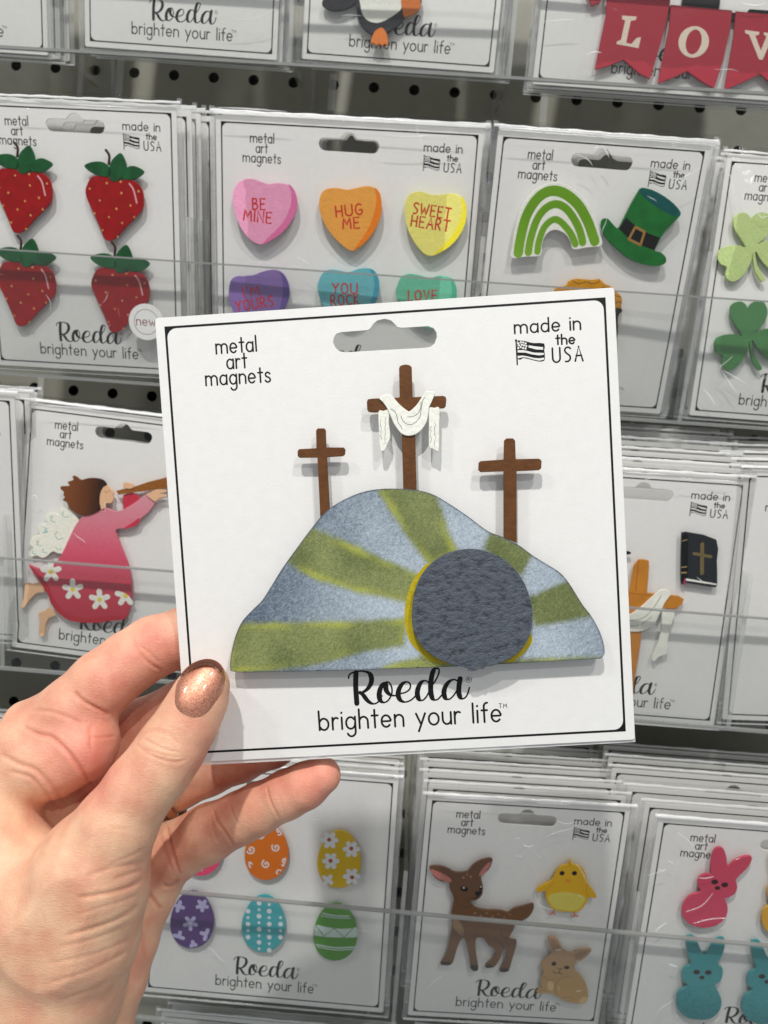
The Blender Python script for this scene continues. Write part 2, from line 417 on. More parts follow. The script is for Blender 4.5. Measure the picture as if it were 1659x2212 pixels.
TXT['USA'] = (px1('U', (838, 838)), px1('U', (1272, 812)), 4.1)
TXT['brighten your life'] = (px1('R2', (108, 600)), px1('R2', (1430, 535)), 3.55)
FLAG = dict(pole=local('U', [(302, 520), (312, 700), (320, 870)]),
    out=local('U', [(322, 535), (360, 522), (420, 524), (480, 540), (560, 556), (710, 562), (712, 660), (720, 735), (718, 800), (690, 820), (640, 824), (560, 808), (460, 782), (400, 775), (330, 790)]),
    white=[local('U', q) for q in ([(484, 588), (560, 602), (694, 616), (694, 652), (600, 650), (484, 620)],
        [(324, 660), (400, 658), (470, 672), (560, 695), (704, 700), (704, 725), (640, 735), (540, 722), (440, 695), (324, 692)],
        [(326, 742), (400, 738), (480, 752), (560, 772), (640, 778), (704, 768), (712, 795), (640, 812), (560, 796), (460, 768), (400, 762), (328, 778)])],
    stars=local('U', [(335, 560), (370, 545), (405, 548), (440, 562), (345, 590), (385, 580), (415, 590), (450, 600), (335, 630), (370, 615), (405, 630), (440, 635)]))
SCRIPTL = [local('R2', q) for q in SCRIPT]
REG = local('R2', [(1190, 233)])[0]; TM = local('R2', [(1410, 402), (1435, 400), (1440, 422), (1464, 418)])
def left_x(w): return -(w-132.4)/2
def base_meshes(w):
    h = 131.2
    mb = MB(); extrude(mb, [rrect(w, h, .8, 2), HOLE], -.5, 0, .05); sheet = mb
    mb = MB(); iw, ih = w-5.2, h-5.2
    loops = [[(iw/2, ih/2), (-iw/2, ih/2), (-iw/2, -ih/2), (iw/2, -ih/2)], rrect(iw-1.3, ih-1.3, 2.7, 6)]
    extrude(mb, loops, 0, .03, 0); border = mb
    mb = MB(); head = MB()
    for k, (a, b, xh) in TXT.items():
        dx = left_x(w) if k in ('metal', 'art', 'magnets') else (-left_x(w) if k in ('made in', 'the', 'USA') else 0)
        f = .9
        text(mb if len(k) > 12 else head, k, (a[0]+dx*f, a[1]), (b[0]+dx*f, b[1]), xh, .62 if len(k) > 12 else .52, 0)
    for q in SCRIPTL:
        ribbon(mb, q, lambda t, d: .5+1.05*max(0, -d[1])**1.4, 0, .045+.01*rnd.random(), 5)
    ribbon(mb, arc(REG[0], REG[1], .85, .85, 0, 360, 14), .14, 0, .03, 1)
    text(mb, 'R', (REG[0]-.25, REG[1]-.42), (REG[0]+.3, REG[1]-.42), .85, .16, 0)
    text(mb, 'TM', (TM[0][0]-.1, TM[0][1]-1.5), (TM[3][0]+.1, TM[3][1]-.8), 1.3, .2, 0)
    letters = mb
    dx = -left_x(w)*.9
    sh = lambda q: [(x+dx, y) for x, y in q]
    mb = MB(); extrude(mb, [catmull(sh(FLAG['out']), 2)], 0, .03, 0); ribbon(mb, sh(FLAG['pole']), .42, 0, .05, 3); disc(mb, sh(FLAG['pole'])[0], .38, 0, .06)
    flag = mb
    mb = MB()
    for q in FLAG['white']: extrude(mb, [sh(q)], .03, .05, 0)
    for q in sh(FLAG['stars']): disc(mb, q, .34, .031, .02, 5, ang=rnd.random())
    stripes = mb
    # wrinkled clear sleeve, a little larger than the card
    mb = MB(); W, H = w+6, h+7; nx, ny = 26, 26; zz = rnd.random()*9
    for j in range(ny+1):
        for i in range(nx+1):
            x = -W/2+W*i/nx; y = -H/2+H*j/ny
            e = min(1, 5*min(i/nx, 1-i/nx, j/ny, 1-j/ny))
            z = .5+e*(5.4+.5*math.sin(x*.16+zz)*math.cos(y*.11+zz*2)+.25*math.sin(x*.5+y*.37+zz))
            mb.v.append((x, y+1, z))
    for j in range(ny):
        for i in range(nx):
            a = j*(nx+1)+i; mb.f.append((a, a+1, a+nx+2, a+nx+1))
    sleeve = mb
    mb = MB()
    for sx in (-1, 1):
        x0 = sx*(w/2+.4); x1 = sx*(w/2+3); n = 26
        vs = []
        for k in range(n+1):
            y = -h/2-2+(h+6)*k/n; wob = .5*math.sin(k*1.3+sx)+.3*math.sin(k*3.1)
            vs += [(x0, y, .1), (x1+wob*.4, y, .5+wob)]
        mb.add(vs, [(2*k, 2*k+1, 2*k+3, 2*k+2) for k in range(n)])
    side = mb; mb = MB(); n = 30; vs = []
    for k in range(n+1):
        x = -w/2-2.5+(w+5)*k/n; wob = .4*math.sin(k*1.9)+.3*math.sin(k*.7)
        r_ = .9+.25*wob
        for a in range(6):
            th = math.radians(-25+a*32); vs.append((x, h/2+1.6+.5*wob*.3+r_*math.sin(th), .9+r_*math.cos(th)))
    mb.add(vs, [(6*k+a, 6*k+a+1, 6*k+a+7, 6*k+a+6) for k in range(n) for a in range(5)])
    vs = []; n = 30
    for k in range(n+1):
        x = -w/2-2.5+(w+5)*k/n; wob = .4*math.sin(k*2.3)+.3*math.sin(k*.9)
        for a in range(5): th = math.radians(-10-a*35); vs.append((x, -h/2-1.3+.8*math.sin(th), .7+.8*math.cos(th)+.1*wob))
    mb.add(vs, [(5*k+a, 5*k+a+5, 5*k+a+6, 5*k+a+1) for k in range(n) for a in range(4)])
    seam = mb
    return dict(head=head, sheet=sheet, border=border, letters=letters, flag=flag, stripes=stripes, sleeve=sleeve, seam=seam, side=side)
WIDE, NARROW = 132.4, 103.2
BASE = {}
def blank(fr, label, group=None, full=True, sleeve=True, header=True):
    """a card with print; the first of each width builds the meshes, later ones share them"""
    w = WIDE if fr.w > 120 else NARROW
    if w not in BASE:
        b = base_meshes(w)
        def me(name, mb, mat, sm=False):
            m = bpy.data.meshes.new(name); m.from_pydata([tuple(float(c)*S for c in v) for v in mb.v], [], mb.f); m.update(); m.materials.append(mat)
            if sm: m.polygons.foreach_set('use_smooth', [True]*len(m.polygons))
            return m
        BASE[w] = dict(card_sheet=me('card_sheet', b['sheet'], WHITE), border_line=me('border_line', b['border'], INK),
            lettering=me('lettering', b['letters'], INK), header_lettering=me('header_lettering', b['head'], INK), flag_print=me('flag_print', b['flag'], INK), flag_stripes=me('flag_stripes', b['stripes'], WHITE),
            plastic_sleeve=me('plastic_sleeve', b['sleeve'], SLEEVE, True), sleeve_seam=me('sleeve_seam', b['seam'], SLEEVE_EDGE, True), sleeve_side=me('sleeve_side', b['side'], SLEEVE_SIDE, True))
    t = thing('magnet_card', label, 'magnet card', fr, group)
    def ch(n, parent):
        o = bpy.data.objects.new(n, BASE[w][n]); COL.objects.link(o); o.parent = parent
        if n in ('lettering', 'header_lettering', 'flag_stripes', 'sleeve_seam', 'sleeve_side'): o['kind'] = 'stuff'
        return o
    sh = ch('card_sheet', t); ch('border_line', sh)
    if full:
        ch('lettering', sh)
        if header: ch('header_lettering', sh); ch('flag_print', sh); ch('flag_stripes', sh)
    if sleeve:
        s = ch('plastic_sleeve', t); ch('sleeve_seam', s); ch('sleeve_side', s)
        if not full: s.scale = (1, 1, .28)
    return t
def mag(t, fr, name, view, pts, mat, z0=2.3, z1=3.3, smooth=True, n=4, label=None, dx=0, dy=0, block=True, raw=None):
    q = raw if raw is not None else fr.px(V(view, pts, dx, dy), z1)
    if smooth: q = catmull(q, n)
    mb = MB(); extrude(mb, [q], z0, z1, .14); o = mb.build(name, mat, t)
    if label: o['label'] = label
    if block:
        Q_ = np.array(q); lo_, hi_ = Q_.min(0), Q_.max(0); best = (0, Q_.mean(0))
        for i in range(1, 14):
            for j in range(1, 14):
                c = lo_+(hi_-lo_)*np.array([i, j])/14; ins = False
                for a, b in zip(np.roll(Q_, 1, 0), Q_):
                    if (a[1] > c[1]) != (b[1] > c[1]) and c[0] < (b[0]-a[0])*(c[1]-a[1])/(b[1]-a[1])+a[0]: ins = not ins
                if ins:
                    d_ = np.linalg.norm(Q_-c, axis=1).min()
                    if d_ > best[0]: best = (d_, c)
        s, c = best[0]*.6, best[1]
        mb = MB(); box(mb, (c[0]-s, c[1]-s, 0.01), (c[0]+s, c[1]+s, z0-.01)); mb.build('magnet_block', BLACK, o)
    o['_z'] = z1
    return o
def dec(part, fr, name, shapes, mat, lift=0.0, z=None, h=.04):
    """painted detail on a magnet: shapes are ('p',view,pts) smooth patch, ('q',..) sharp patch, ('s',view,pts,width mm) stroke, ('o',view,(x,y),r mm[,ry,ang])"""
    z = (part['_z'] if z is None else z)+lift; mb = MB()
    for s in shapes:
        if s[0] in 'pq':
            q = fr.px(V(s[1], s[2]), z+h)
            if s[0] == 'p': q = catmull(q, 4)
            extrude(mb, [q], z-.02, z+h, 0)
        elif s[0] == 's': ribbon(mb, fr.px(V(s[1], s[2]), z), s[3], z, h, 4)
        elif s[0] == 'o':
            c = fr.px(V(s[1], [s[2]]), z)[0]; disc(mb, c, s[3], z, h, 12, *(s[4:] if len(s) > 4 else ()))
        elif s[0] == 'l': extrude(mb, [s[1]], z-.02, z+h, 0)
    o = mb.build(name, mat, part)
    if len(shapes) > 1: o['kind'] = 'stuff'
    return o
def words(part, fr, view, lines, mat, cap, wd, gap=.16):
    mb = MB(); z = part['_z']
    for s, a, b in lines:
        A, B = fr.px(V(view, [a, b]), z); text(mb, s, A, B, cap, wd, z, gap)
    o = mb.build('lettering', mat, part); o['kind'] = 'stuff'; return o

# ---------------------------------------------------------------- held card
t = blank(HELD, 'white card with three crosses and a hill with a round stone, held in a hand', sleeve=False)
BROWN = paint('brown_paint', (98, 60, 28), .5, var=.16, vscale=350, bump=.35, bscale=700)
CLOTH = paint('chalky_white_paint', (236, 237, 228), .6, var=.05, vscale=500, bump=.5, bscale=700)
f = HELD
# low hill: paint worked out point by point (colour of the artwork only)
def hill():
    out = f.px(V('K', [(60, 770), (57, 745), (64, 690), (82, 620), (108, 566), (150, 520), (188, 482), (225, 425), (270, 352), (330, 268), (392, 185), (445, 122),
        (505, 80), (580, 45), (655, 28), (735, 25), (820, 31), (885, 48), (950, 85), (1025, 135), (1110, 198), (1170, 222), (1240, 258), (1290, 295),
        (1350, 333), (1405, 368), (1445, 415), (1495, 495), (1535, 548), (1568, 610), (1585, 665), (1586, 702), (1570, 719)]), 4.2)
    bot = f.px(V('K', [(1570, 719), (1200, 740), (900, 755), (500, 768), (100, 776), (60, 770)]), 4.2)
    q = catmull(out, 4, False)+[tuple(p) for p in bot[1:-1]]
    mb = MB(); extrude(mb, [q], 3.0, 4.2, .14)
    o = mb.build('hill', paint('slate_edge', (60, 70, 84), .5), t); o['_z'] = 4.2
    # fine painted skin
    xs = [p[0] for p in q]; ys = [p[1] for p in q]; stp = .36
    nx = int((max(xs)-min(xs))/stp)+1; ny = int((max(ys)-min(ys))/stp)+1
    gx, gy = np.meshgrid(min(xs)+stp*np.arange(nx+1), min(ys)+stp*np.arange(ny+1)); pts = np.stack([gx.ravel(), gy.ravel()], 1)
    qi = np.array(inset(q if area(q) > 0 else q[::-1], .16))
    def inside(P, poly):
        x, y = P[:, 0], P[:, 1]; r = np.zeros(len(P), bool); n = len(poly)
        for i in range(n):
            x0, y0 = poly[i-1]; x1, y1 = poly[i]
            c = (y0 > y) != (y1 > y)
            r ^= c & (x < (x1-x0)*(y-y0)/((y1-y0) if abs(y1-y0) > 1e-12 else 1e-12)+x0)
        return r
    def dist(P, poly, closed=True):
        d = np.full(len(P), 1e9); poly = np.array(poly); n = len(poly)
        for i in range(0 if closed else 1, n):
            a, b = poly[i-1], poly[i]; ab = b-a; tt = np.clip(((P-a)@ab)/(ab@ab+1e-12), 0, 1)
            d = np.minimum(d, np.linalg.norm(P-(a+tt[:, None]*ab), axis=1))
        return d
    ins = inside(pts, qi)
    # pull the outermost grid points onto the outline
    near = (~ins) & (dist(pts, qi) < stp*1.05)
    for i in np.where(near)[0]:
        best = 1e9
        for k in range(len(qi)):
            a, b = qi[k-1], qi[k]; ab = b-a; tt = np.clip((pts[i]-a)@ab/(ab@ab+1e-12), 0, 1); c = a+tt*ab; dd = np.linalg.norm(pts[i]-c)
            if dd < best: best = dd; bc = c
        pts[i] = bc
    ok = ins | near
    idx = -np.ones(len(pts), int); idx[ok] = np.arange(ok.sum()); P = pts[ok]
    fs = []
    for j in range(ny):
        for i in range(nx):
            a = j*(nx+1)+i; c4 = [a, a+1, a+nx+2, a+nx+1]; k = [idx[c] for c in c4]
            if all(v >= 0 for v in k): fs.append(tuple(k))
            elif sum(v >= 0 for v in k) == 3: fs.append(tuple(v for v in k if v >= 0))
    rays = [[(780, 553), (600, 562), (350, 568), (60, 572), (30, 790), (200, 775), (420, 742), (620, 690), (770, 668)],
            [(845, 378), (700, 318), (560, 250), (385, 180), (240, 300), (400, 395), (560, 445), (780, 492)],
            [(872, 345), (790, 235), (725, 140), (640, 0), (880, 0), (925, 110), (950, 190), (990, 282), (930, 330)],
            [(1090, 272), (1108, 230), (1125, 190), (1310, 280), (1285, 310), (1250, 385), (1160, 330)],
            [(1270, 470), (1360, 430), (1450, 395), (1550, 545), (1420, 570), (1300, 588)],
            [(640, 770), (730, 735), (850, 705), (1000, 745), (900, 775)], [(1150, 725), (1350, 716), (1560, 708), (1570, 740), (1150, 760)]]
    rays = [f.px(V('K', r), 4.2) for r in rays]
    rg = np.random.default_rng(3)
    def vnoise(P, s, seed):
        r = np.random.default_rng(seed); T = r.random((256, 256)); u = P/s+50; i = np.floor(u).astype(int); fr_ = u-i; fr_ = fr_*fr_*(3-2*fr_)
        g = lambda a, b: T[(i[:, 0]+a) % 256, (i[:, 1]+b) % 256]
        return (g(0, 0)*(1-fr_[:, 0])+g(1, 0)*fr_[:, 0])*(1-fr_[:, 1])+(g(0, 1)*(1-fr_[:, 0])+g(1, 1)*fr_[:, 0])*fr_[:, 1]
    Pw = P+np.stack([vnoise(P, 1.3, 1)-.5, vnoise(P, 1.3, 2)-.5], 1)*.55
    lin = lambda *c: np.array(srgb(*c)[:3])
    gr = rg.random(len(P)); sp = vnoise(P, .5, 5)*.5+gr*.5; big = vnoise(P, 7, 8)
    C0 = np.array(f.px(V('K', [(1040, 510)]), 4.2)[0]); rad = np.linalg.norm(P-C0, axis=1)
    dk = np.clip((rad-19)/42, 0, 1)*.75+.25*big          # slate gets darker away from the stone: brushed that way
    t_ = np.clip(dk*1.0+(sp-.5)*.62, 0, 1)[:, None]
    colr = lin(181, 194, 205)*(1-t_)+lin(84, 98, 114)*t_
    for k, r in enumerate(rays):
        d = dist(Pw, r); ii = inside(Pw, r); sd = np.where(ii, d, -d)
        a = np.clip(sd/2.3+.5, 0, 1)[:, None]; a = a*a*(3-2*a)
        g = np.clip(.25+.7*big+(sp-.5)*.9, 0, 1)[:, None]
        green = lin(142, 150, 98)*(1-g)+lin(98, 108, 66)*g
        if k < 3 or k > 4:
            ye = np.exp(-((sd-.9)/1.3)**2)[:, None]*np.clip(vnoise(P, 6, 20+k)*1.4-.3, 0, 1)[:, None]*(.8 if k < 5 else 1)
            green = green*(1-ye)+lin(176, 182, 78)*ye
        colr = colr*(1-a)+green*a
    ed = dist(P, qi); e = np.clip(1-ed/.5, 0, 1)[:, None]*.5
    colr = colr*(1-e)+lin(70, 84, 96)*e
    hz = (sp-.5)*.10
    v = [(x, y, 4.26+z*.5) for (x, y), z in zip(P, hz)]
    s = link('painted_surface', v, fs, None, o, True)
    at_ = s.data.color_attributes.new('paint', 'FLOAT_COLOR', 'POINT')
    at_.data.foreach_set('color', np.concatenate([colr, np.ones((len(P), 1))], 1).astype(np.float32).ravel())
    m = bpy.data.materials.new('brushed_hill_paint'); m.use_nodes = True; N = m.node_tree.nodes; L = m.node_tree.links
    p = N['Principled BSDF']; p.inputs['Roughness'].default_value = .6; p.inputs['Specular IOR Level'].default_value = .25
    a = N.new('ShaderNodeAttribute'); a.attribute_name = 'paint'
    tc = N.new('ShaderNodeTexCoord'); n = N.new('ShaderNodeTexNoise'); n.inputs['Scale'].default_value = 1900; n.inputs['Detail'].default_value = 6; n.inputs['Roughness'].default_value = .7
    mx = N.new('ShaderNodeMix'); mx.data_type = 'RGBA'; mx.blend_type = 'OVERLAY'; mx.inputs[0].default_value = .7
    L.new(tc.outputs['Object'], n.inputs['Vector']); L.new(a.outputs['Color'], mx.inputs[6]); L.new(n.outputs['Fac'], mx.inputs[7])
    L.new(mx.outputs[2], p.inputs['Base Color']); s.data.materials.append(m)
    bp = N.new('ShaderNodeBump'); bp.inputs['Strength'].default_value = .35; bp.inputs['Distance'].default_value = .0003
    L.new(n.outputs['Fac'], bp.inputs['Height']); L.new(bp.outputs['Normal'], p.inputs['Normal'])
    return o
hl = hill()
dec(hl, f, 'glowing_opening', [('p', 'K', [(776, 600), (770, 540), (777, 480), (798, 415), (830, 365), (880, 330), (1000, 400), (1200, 520), (1290, 625), (1272, 680), (1228, 722), (1180, 735), (1000, 738), (885, 733), (828, 690), (793, 650)])],
    paint('mustard_paint', (186, 166, 22), .55, var=.14, vscale=500, bump=.4, bscale=900), lift=.1, h=.05)
def stone_mat():
    m = paint('dark_stone_paint', (78, 84, 96), .5, var=.25, vscale=420, bump=.5, bscale=900, spec=.5)
    N = m.node_tree.nodes; L = m.node_tree.links; p = N['Principled BSDF']
    tc = N.new('ShaderNodeTexCoord'); mp = N.new('ShaderNodeMapping'); mp.inputs['Scale'].default_value = (.8, 1.15, 1); mp.inputs['Rotation'].default_value = (0, 0, -.28)
    L.new(tc.outputs['Object'], mp.inputs['Vector'])
    w = N.new('ShaderNodeTexNoise'); w.inputs['Scale'].default_value = 460; w.inputs['Detail'].default_value = 8; w.inputs['Roughness'].default_value = .66; w.inputs['Distortion'].default_value = 0
    L.new(mp.outputs[0], w.inputs['Vector'])
    r = N.new('ShaderNodeValToRGB'); r.color_ramp.elements[0].position = .34; r.color_ramp.elements[1].position = .52
    r.color_ramp.elements[0].color = srgb(44, 50, 60); r.color_ramp.elements[1].color = srgb(80, 88, 99)
    L.new(w.outputs['Fac'], r.inputs['Fac']); L.new(r.outputs['Color'], p.inputs['Base Color'])
    b = N.new('ShaderNodeBump'); b.inputs['Strength'].default_value = 1.0; b.inputs['Distance'].default_value = .0008
    L.new(w.outputs['Fac'], b.inputs['Height']); L.new(b.outputs['Normal'], p.inputs['Normal'])
    return m
mag(t, f, 'round_stone', 'K', [(803, 590), (801, 520), (811, 450), (836, 385), (880, 330), (940, 291), (1010, 273), (1080, 275), (1150, 298), (1210, 342), (1255, 402), (1282, 470),
    (1293, 530), (1289, 590), (1275, 640), (1240, 690), (1190, 725), (1130, 748), (1100, 752), (1092, 763), (1078, 760), (1062, 768), (1035, 770), (1020, 756), (960, 742), (900, 716), (850, 678), (820, 635)],
    stone_mat(), 5.6, 6.6, block=False)
mag(t, f, 'cross', 'M', [(680, 75), (684, 60), (700, 53), (722, 50), (742, 56), (752, 66), (757, 233), (760, 236), (930, 228), (944, 234), (949, 250), (945, 290), (934, 299), (765, 306), (768, 312), (780, 762), (704, 764), (692, 320), (690, 314), (540, 323), (508, 320), (499, 308), (497, 262), (503, 248), (530, 244), (680, 238), (683, 234)],
    BROWN, 3.0, 4.0, False, block=False, label='tall brown centre cross with a white cloth draped over its arms')
cr = [o for o in t.children if o.name.startswith('cross')][-1]
dr = mag(cr, f, 'draped_cloth', 'M', [(568, 242), (600, 222), (635, 225), (680, 275), (728, 314), (745, 313), (780, 280), (812, 232), (832, 204), (855, 203), (884, 211), (866, 262), (850, 300), (838, 372), (806, 424), (768, 450), (728, 456), (692, 442), (655, 395), (632, 345), (612, 300), (590, 268)], CLOTH, 4.02, 4.5, block=False)
for pts in ([(563, 318), (590, 314), (622, 310), (622, 380), (629, 440), (628, 472), (612, 510), (598, 538), (582, 543), (571, 527), (566, 430)], [(850, 300), (880, 297), (909, 298), (908, 400), (908, 480), (905, 541), (895, 545), (870, 530), (850, 515), (850, 400)]):
    mag(cr, f, 'cloth_tail', 'M', pts, CLOTH, 3.4, 4.1, block=False, n=3)
dec(dr, f, 'fold_lines', [('s', 'M', q, .16) for q in ([(632, 303), (655, 318), (668, 345), (672, 375), (690, 402), (698, 418)], [(690, 342), (700, 368), (722, 388), (750, 392), (776, 376), (798, 348), (806, 300), (815, 255), (828, 236)], [(728, 348), (760, 346), (790, 325), (802, 295), (806, 262)])], paint('grey_line_paint', (60, 70, 70), .6, bump=0), h=.03)
tl = MB()
for xs, y0, y1 in ((576, 365, 480), (604, 350, 500), (884, 380, 515), (860, 400, 500)):
    q = [(xs+rnd.uniform(-5, 5), y0+(y1-y0)*k/14) for k in range(15)]; ribbon(tl, f.px(V('M', q), 4.1), .1, 4.1, .03, 2)
tl.build('fold_lines', MATS['grey_line_paint'], dr)['kind'] = 'stuff'
for lb, pts in (('small brown cross on the left of the hill', [(208, 425), (218, 413), (255, 413), (263, 425), (266, 521), (365, 522), (375, 534), (372, 562), (360, 572), (270, 577), (287, 888), (232, 917), (216, 580), (115, 581), (103, 570), (104, 540), (113, 531), (210, 526)]),
                ('medium brown cross on the right slope', [(1278, 482), (1292, 470), (1328, 470), (1340, 484), (1343, 588), (1475, 585), (1490, 597), (1488, 640), (1475, 652), (1348, 657), (1349, 1064), (1275, 1036), (1275, 658), (1145, 663), (1131, 650), (1133, 608), (1145, 599), (1275, 590)])):
    mag(t, f, 'cross', 'M', pts, BROWN, 3.0, 4.0, False, block=False, label=lb)
mb = MB(); extrude(mb, [[(-66.6, -66.8), (66.4, -66.5), (66.4, -65), (-66.6, -65)]], -.62, -.5, 0); mb.build('plastic_sleeve', SLEEVE_EDGE, t)

# ---------------------------------------------------------------- cards on the wall
F_ = dict(
 r1a=Frame((-220.5, -88, 30.5), 12, 0, -.3, NARROW), r1b=Frame((-97.3, -88.3, 35.5), 12.3, 0, -.6, NARROW),
 r1c=Frame((18.4, -84, 38.4), 12.6, -.8, -1.1, NARROW), r1d=Frame((155.6, -90, 29), 12, .6, -.2, WIDE),
 straw=Frame((-138.8, -86.1, -135.8), 14.9, -.4, .7, NARROW), hearts=Frame((-1.2, -85, -136.6), 16.4, 1.2, 1., WIDE),
 rain=Frame((121.8, -87.4, -138.0), 17.9, 2.5, .6, NARROW), clover=Frame((240.3, -75, -134.7), 9, 1.1, 0, NARROW),
 angel=Frame((-111.2, -84.5, -289.0), 5.9, .1, -2.8, NARROW), far3=Frame((-211.5, -90, -284), 11, 0, .2, NARROW),
 bible=Frame((159.2, -85.3, -299.0), 8.4, -.2, .5, NARROW), next3=Frame((262, -88, -291.2), 7.6, -.5, 3.1, NARROW),
 egg=Frame((-18.2, -76.1, -470.7), 3.0, -.5, .7, WIDE), fawn=Frame((113.5, -86, -468), 10.2, 2.6, .5, NARROW),
 bun=Frame((242.5, -92, -467), 11, .3, .4, WIDE))
K = 1.12            # what the shelf shows darker than it is
def sm(name, rgb, **kw): return paint(name, rgb, k=K, **kw)
cards = {}
for key, lb in dict(r1a='white card with no picture in view, cut by the top left corner', r1b='white card showing only its brand and slogan, second from left in the top row',
    r1c='white card with a black penguin magnet, top row', r1d='white card with a red pennant banner reading LOVE, top right',
    straw='white card with four red strawberry magnets and a round new sticker', hearts='white card with six pastel candy heart magnets',
    rain='white card with green rainbow, tall green hat and pot of gold magnets', clover='white card with pale and dark green clover magnets at the right edge',
    angel='white card with a trumpet playing angel in a pink dress', far3='white card cut by the left edge, beside the angel card',
    bible='white card with a black book and a wooden cross draped in white cloth', next3='white card at the right edge, right of the black book card',
    egg='white card with six decorated egg magnets below the hand', fawn='white card with fawn, yellow chick and tan rabbit magnets',
    bun='white card with pink, teal and yellow bunny magnets, bottom right').items():
    cards[key] = blank(F_[key], lb, header=key != 'egg')

RED = sm('strawberry_red', (150, 12, 16), var=.15, vscale=200, rough=.4); LEAF = sm('leaf_green', (20, 82, 42), var=.35, vscale=160, rough=.45)
STEM = sm('stem_brown', (50, 26, 18)); SEED = sm('seed_yellow', (205, 150, 85), bump=0); SHINE = sm('highlight_pink', (215, 160, 165), bump=0)
t, f = cards['straw'], F_['straw']
BODY = [(575, 195), (600, 160), (640, 153), (690, 155), (760, 185), (830, 178), (890, 195), (925, 240), (938, 300), (930, 370), (880, 430), (820, 490), (765, 550), (718, 578), (680, 562), (655, 500), (612, 400), (570, 310), (557, 250)]
seeds = [(586, 237), (697, 201), (788, 192), (793, 266), (905, 254), (652, 314), (853, 347), (761, 369), (617, 398), (712, 423), (877, 423), (798, 461), (671, 508), (769, 551)]
for dx, dy in ((-598, -50), (0, 0), (-576, 559), (38, 600)):
    o = lambda pts: [(x+dx, y+dy) for x, y in pts]
    b = mag(t, f, 'strawberry', 'S', o(BODY), RED)
    for l in ([(550, 85), (600, 62), (660, 60), (700, 80), (722, 115), (720, 150), (680, 158), (620, 145), (575, 118)],
              [(795, 160), (812, 118), (840, 92), (885, 90), (942, 125), (905, 165), (860, 180), (815, 176)],
              [(722, 182), (705, 140), (722, 65), (750, 28), (787, 3), (815, 45), (828, 100), (802, 150), (762, 188)]):
        mag(b, f, 'leaf', 'S', o(l), LEAF, 3.0, 3.55, block=False, n=3)
    dec(b, f, 'stem', [('s', 'S', o([(692, -14), (712, 15), (714, 45), (710, 75)]), 1.35)], STEM, h=.3)
    dec(b, f, 'seeds', [('o', 'S', o([s])[0], .45+.15*rnd.random()) for s in seeds], SEED)
    dec(b, f, 'highlight', [('s', 'S', o([(845, 205), (872, 245), (893, 330)]), .8)], SHINE)
c = f.px(V('S', [(955, 1108)]), 6.9)[0]
mb = MB(); extrude(mb, [arc(c[0], c[1], 9.3, 9.3, 0, 349, 31)], 6.7, 6.9, .03); st = mb.build('new_sticker', WHITE, t); st['_z'] = 6.9
STK = paint('sticker_red_ink', (128, 42, 48), .5, bump=0)
mb = MB(); ribbon(mb, arc(c[0], c[1], 6.4, 6.4, 0, 360, 32), .25, 6.91, .02, 1); text(mb, 'new', (c[0]-5.2, c[1]-1.8), (c[0]+5.0, c[1]-1.9), 2.9, .5, 6.9); mb.build('lettering', STK, st)['kind'] = 'stuff'

